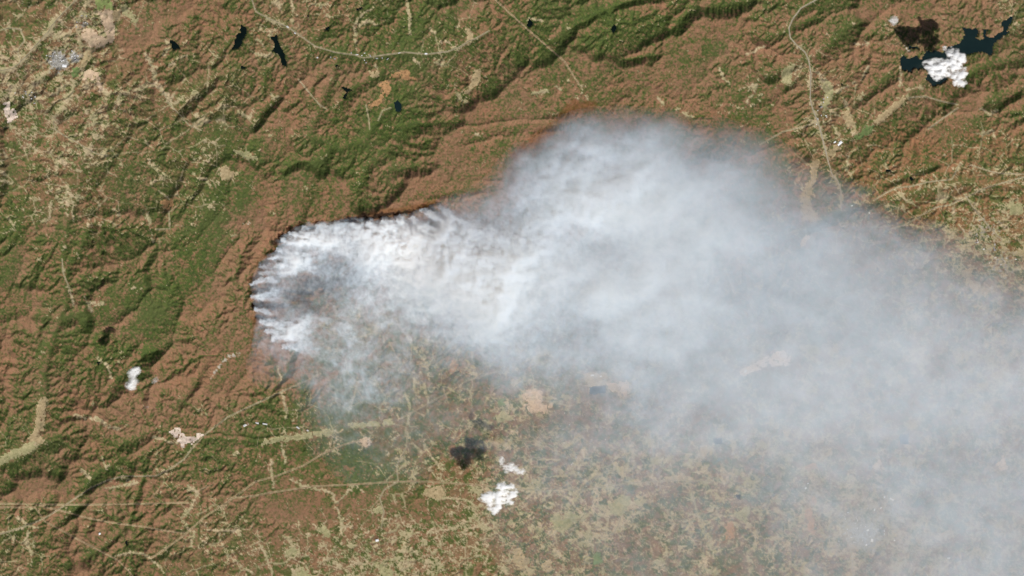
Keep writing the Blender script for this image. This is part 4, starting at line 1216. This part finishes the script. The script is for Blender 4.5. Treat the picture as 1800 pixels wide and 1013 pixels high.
# single jets of fresh smoke leave the fire line and merge down wind: x, y, heading (deg, down positive), length, start width, spread, strength
JETS = [(440, 499, -9, 80, 2.2, .09, .92), (453, 483, -4, 90, 1.8, .08, .8), (458, 467, 0, 120, 2.4, .10, .85), (468, 454, 6, 100, 1.8, .09, .75), (485, 441, 8, 120, 2.0, .10, .8),
        (443, 521, -8, 58, 3.4, .12, 1.0), (446, 544, 22, 36, 2.8, .06, 1.0), (456, 566, 8, 120, 4.0, .13, .85), (462, 579, 14, 110, 3.6, .12, .88), (472, 595, 10, 95, 3.4, .12, .82), (490, 613, -2, 70, 3.2, .12, .8),
        (494, 420, 8, 170, 3, .14, 1.0), (505, 411, 9, 200, 3.2, .15, 1.0), (530, 402, 12, 220, 3.6, .15, 1.0), (556, 397, 14, 240, 3.8, .16, 1.0), (585, 396, 18, 240, 4, .16, 1.0), (612, 395, 22, 240, 4, .16, 1.0),
        (642, 390, 26, 240, 4, .16, 1.0), (668, 388, 30, 240, 4.2, .16, 1.0), (694, 384, 34, 240, 4.5, .16, 1.0), (718, 379, 36, 240, 4.5, .17, 1.0), (740, 368, 38, 240, 4.5, .17, .95), (768, 362, 40, 200, 4, .17, .7),
        (520, 612, 20, 120, 3, .2, .5), (560, 560, 25, 120, 4, .2, .5)]
jr = np.random.default_rng(11)
tx = spx + 4.6 * fbm(spx / 11, spy / 9, 4, 141, .62) + 1.4 * fbm(spx / 3.2, spy / 3.2, 2, 143)
ty = spy + 4.6 * fbm(spx / 11, spy / 9, 4, 145, .62) + 1.4 * fbm(spx / 3.2, spy / 3.2, 2, 147)
J = np.zeros_like(spx)
for q, (x0, y0, hd, ln, w0, spr, st) in enumerate(JETS):
    w0 *= jr.uniform(.65, 1.7); st *= jr.uniform(.72, 1.03); hd += jr.uniform(-6, 6); ln *= jr.uniform(.7, 1.15); x0 += jr.uniform(-2, 4)
    c_, s_ = math.cos(math.radians(hd)), math.sin(math.radians(hd))
    al = (tx - x0) * c_ + (ty - y0) * s_
    ac = -(tx - x0) * s_ + (ty - y0) * c_ + (2 + al * .05) * np.sin(al / 17 + q * 2.1)
    w = np.maximum(w0 + spr * al, .5)
    a_ = st * smooth(-1.2, 2.0, al) * smooth(ln * 1.15, ln * .45, al) * np.exp(-np.clip(ac / w, -6, 6) ** 4 * .8)
    a_ = a_ * np.clip(.95 + .55 * fbm(al / 9 + q * 5, ac / 5, 3, 150 + q) - .30 * al / ln, .1, 1.1)
    J = 1 - (1 - J) * (1 - np.clip(a_, 0, .97))
A = 1 - (1 - A) * (1 - np.clip(J, 0, .985))
# puffs and fibres
b1 = fbm((ux + 7 * w1) / 38, (uy + 7 * w2) / 31, 5, 121, .55)
b2 = fbm(spx / 12, spy / 11, 5, 123, .62)
b3 = 1 - np.abs(fbm(spx / 15, spy / 20, 4, 125, .55)) * 3
b4 = fbm((spx + 3 * b2) / 5, (spy + 3 * b1) / 5, 3, 127, .6)
fn = 1 - 0.62 * smooth(.30, .95, down_wind)
mod = 0.8 * b1 + fn * (0.55 * b2 + 0.22 * b3 + 0.28 * b4)
near = 1 - 0.5 * down_wind
tau = -np.log(1 - 0.97 * np.clip(A, 0, 1)) * 1.45
tau = tau * (1.0 - 0.30 * smooth(0.30, 1.0, down_wind)) * np.exp((1.05 - .35 * smooth(.2, .45, down_wind)) * near * mod - 0.02)
tau = np.where(A > 0.03, tau, tau * smooth(0.0, 0.03, A))
zmax = ZT.copy()
for ax in (0, 1):                                # highest ground within reach, so the smoke clears the ridges
    for d in (1, 2, 4, 5):
        zmax = np.maximum(zmax, np.maximum(np.roll(zmax, d, ax), np.roll(zmax, -d, ax)))
gs = bilin(blur(zmax, 7), (spx - GX0) / CELL - .5, (spy - GY0) / CELL - .5)
fresh = smooth(960, 600, spx)                    # dense fresh smoke hugging the slopes, thinning into the high plume


def smoke_body(name, tau, sig, zc, lift, mat, label, kind):
    th = tau / sig
    bot = np.maximum(zc - 0.42 * th, gs + lift)
    top = bot + th
    f = 1 - 0.5 * (top + bot) / H_CAM
    o = slab(name, wx(spx) * f, wy(spy) * f, top, bot, th * sig > .02, mat)
    return tag(o, label, 'smoke', kind=kind)


SIG2 = 0.013
smoke_body('smoke_front', .82 * tau * fresh, SIG2, -1000, 15, smoke_mat('fresh_smoke', (.74, .87, 1.0), SIG2, 0.25, 0.02),
           'bright white fresh smoke streaming in jets from the blackened fire line', 'stuff')
smoke_body('smoke_plume', tau * (1 - fresh), SIG, 330 + 900 * down_wind ** 0.8, 45 + 120 * down_wind, smoke_mat('drifting_smoke', (.68, .825, 1.0), SIG, 0.28, 0.036),
           'vast blue grey wildfire smoke plume drifting over the plain', 'stuff')

CSIG = 0.015
CLOUDM = smoke_mat('cloud_vapour', (1, 1, 1), CSIG, 0.2)


def cloud(name, poly, z0, thick, label, cat, mat, sig, cell=0.7, ragged=3.0, holes=0.5, tmax=6.0, group=None, seed=0):
    p = np.array(poly)
    x0, y0 = p.min(0) - 6; x1, y1 = p.max(0) + 6
    X, Y = np.meshgrid(np.arange(x0, x1, cell), np.arange(y0, y1, cell))
    jx = X + ragged * fbm(X / 8, Y / 8, 4, 201 + seed, .65); jy = Y + ragged * fbm(X / 8, Y / 8, 4, 211 + seed, .65)
    m = np.zeros(X.shape, bool); n = len(p)
    for k in range(n):
        ax, ay = p[k]; bx, by = p[(k + 1) % n]
        if ay == by: continue
        m ^= ((ay > jy) != (by > jy)) & (jx < (bx - ax) * (jy - ay) / (by - ay) + ax)
    a = blur(m.astype(np.float32), 3.0 / cell)
    shred = fbm(X / 8.0, Y / 5.5, 4, 221 + seed, .5)
    a = a + holes * 1.3 * shred * smooth(0.02, .5, a) - 0.16
    a = np.clip(a, 0, 1.1)
    billow = 0.62 + 0.40 * (1 - np.abs(fbm(X / 9, Y / 6, 3, 231 + seed, .5)) * 2.4) + .22 * fbm(X / 3.5, Y / 2.5, 3, 241 + seed, .5)
    thk = thick * np.clip(a, 0, 1) ** 2.4 * np.clip(billow, .12, 1.6)
    # cloud base is flatter than its top
    bt = z0 - 0.22 * thk; tp = bt + thk
    zmid = z0
    GX = wx(X) * (1 - zmid / H_CAM); GY = wy(Y) * (1 - zmid / H_CAM)
    mk = thk > 1.5
    o = slab(name, GX, GY, np.maximum(tp, bt + .5), bt, mk, mat)
    tag(o, label, cat, group)
    return o


gz = lambda x, y: float(bilin(zlow, np.array((x - GX0) / CELL), np.array((y - GY0) / CELL)))
cloud('cloud', zp([(900, 490), (960, 475), (1060, 500), (1140, 545), (1150, 620), (1140, 670), (1170, 720), (1150, 770), (1100, 790), (1170, 840), (1120, 890), (1060, 890), (1010, 870), (1020, 810), (980, 790), (900, 800),
                   (850, 830), (800, 770), (740, 720), (690, 650), (740, 620), (830, 600), (900, 600), (970, 620), (990, 590), (920, 540)], 1500, 0, 5.79), gz(1620, 58) + 1850, 420,
      'largest bright white cloud drifting over the reservoir', 'cloud', CLOUDM, CSIG, seed=0, holes=.6, ragged=4.5)
cloud('cloud', zp([(360, 200), (400, 160), (440, 145), (460, 200), (485, 240), (440, 230), (410, 268), (365, 240)], 1500, 0, 5.79), gz(1540, 0) + 1850, 90,
      'small wispy cloud northwest of the reservoir', 'cloud', CLOUDM, CSIG, .55, 2.2, .8, seed=3)
cloud('cloud', zp([(885, 600), (930, 556), (992, 556), (992, 600), (950, 610), (972, 650), (1004, 655), (962, 684), (957, 724), (888, 714), (876, 680), (915, 640)], 0, 506), gz(185, 595) + 2300, 300,
      'bright white cloud beside a dark ridge in the western mountains', 'cloud', CLOUDM, CSIG, .5, 1.6, .35, seed=5)
cloud('cloud', zp([(1066, 654), (1110, 616), (1124, 640), (1092, 672), (1058, 684)], 0, 506), gz(220, 598) + 2300, 70,
      'faint small cloud wisp just east of the western mountain cloud', 'cloud', CLOUDM, CSIG, .5, 1.5, .5, seed=7)
cloud('cloud', zp([(990, 848), (1050, 815), (1045, 852), (1005, 866)], 0, 506), gz(205, 650) + 2300, 70,
      'tiny faint wisp south of the western mountain cloud', 'cloud', CLOUDM, CSIG, .5, 1.2, .35, seed=9)
cloud('cloud', zp([(1556, 470), (1600, 428), (1660, 418), (1700, 366), (1770, 352), (1842, 392), (1855, 430), (1812, 482), (1836, 502), (1780, 512), (1722, 532), (1692, 584), (1640, 564), (1618, 520), (1650, 500), (1598, 504)], 450, 759),
      gz(818, 793) + 2350, 300, 'ragged white cloud over the southern farm belt', 'cloud', CLOUDM, CSIG, .55, 2.6, .75, seed=11)
cloud('cloud', zp([(1696, 188), (1734, 166), (1750, 226), (1800, 220), (1852, 242), (1908, 270), (1874, 310), (1810, 304), (1770, 284), (1738, 294), (1716, 260)], 450, 759),
      gz(845, 745) + 2350, 190, 'curled thin white cloud north of the ragged farm belt cloud', 'cloud', CLOUDM, CSIG, .55, 2.4, .7, seed=13)
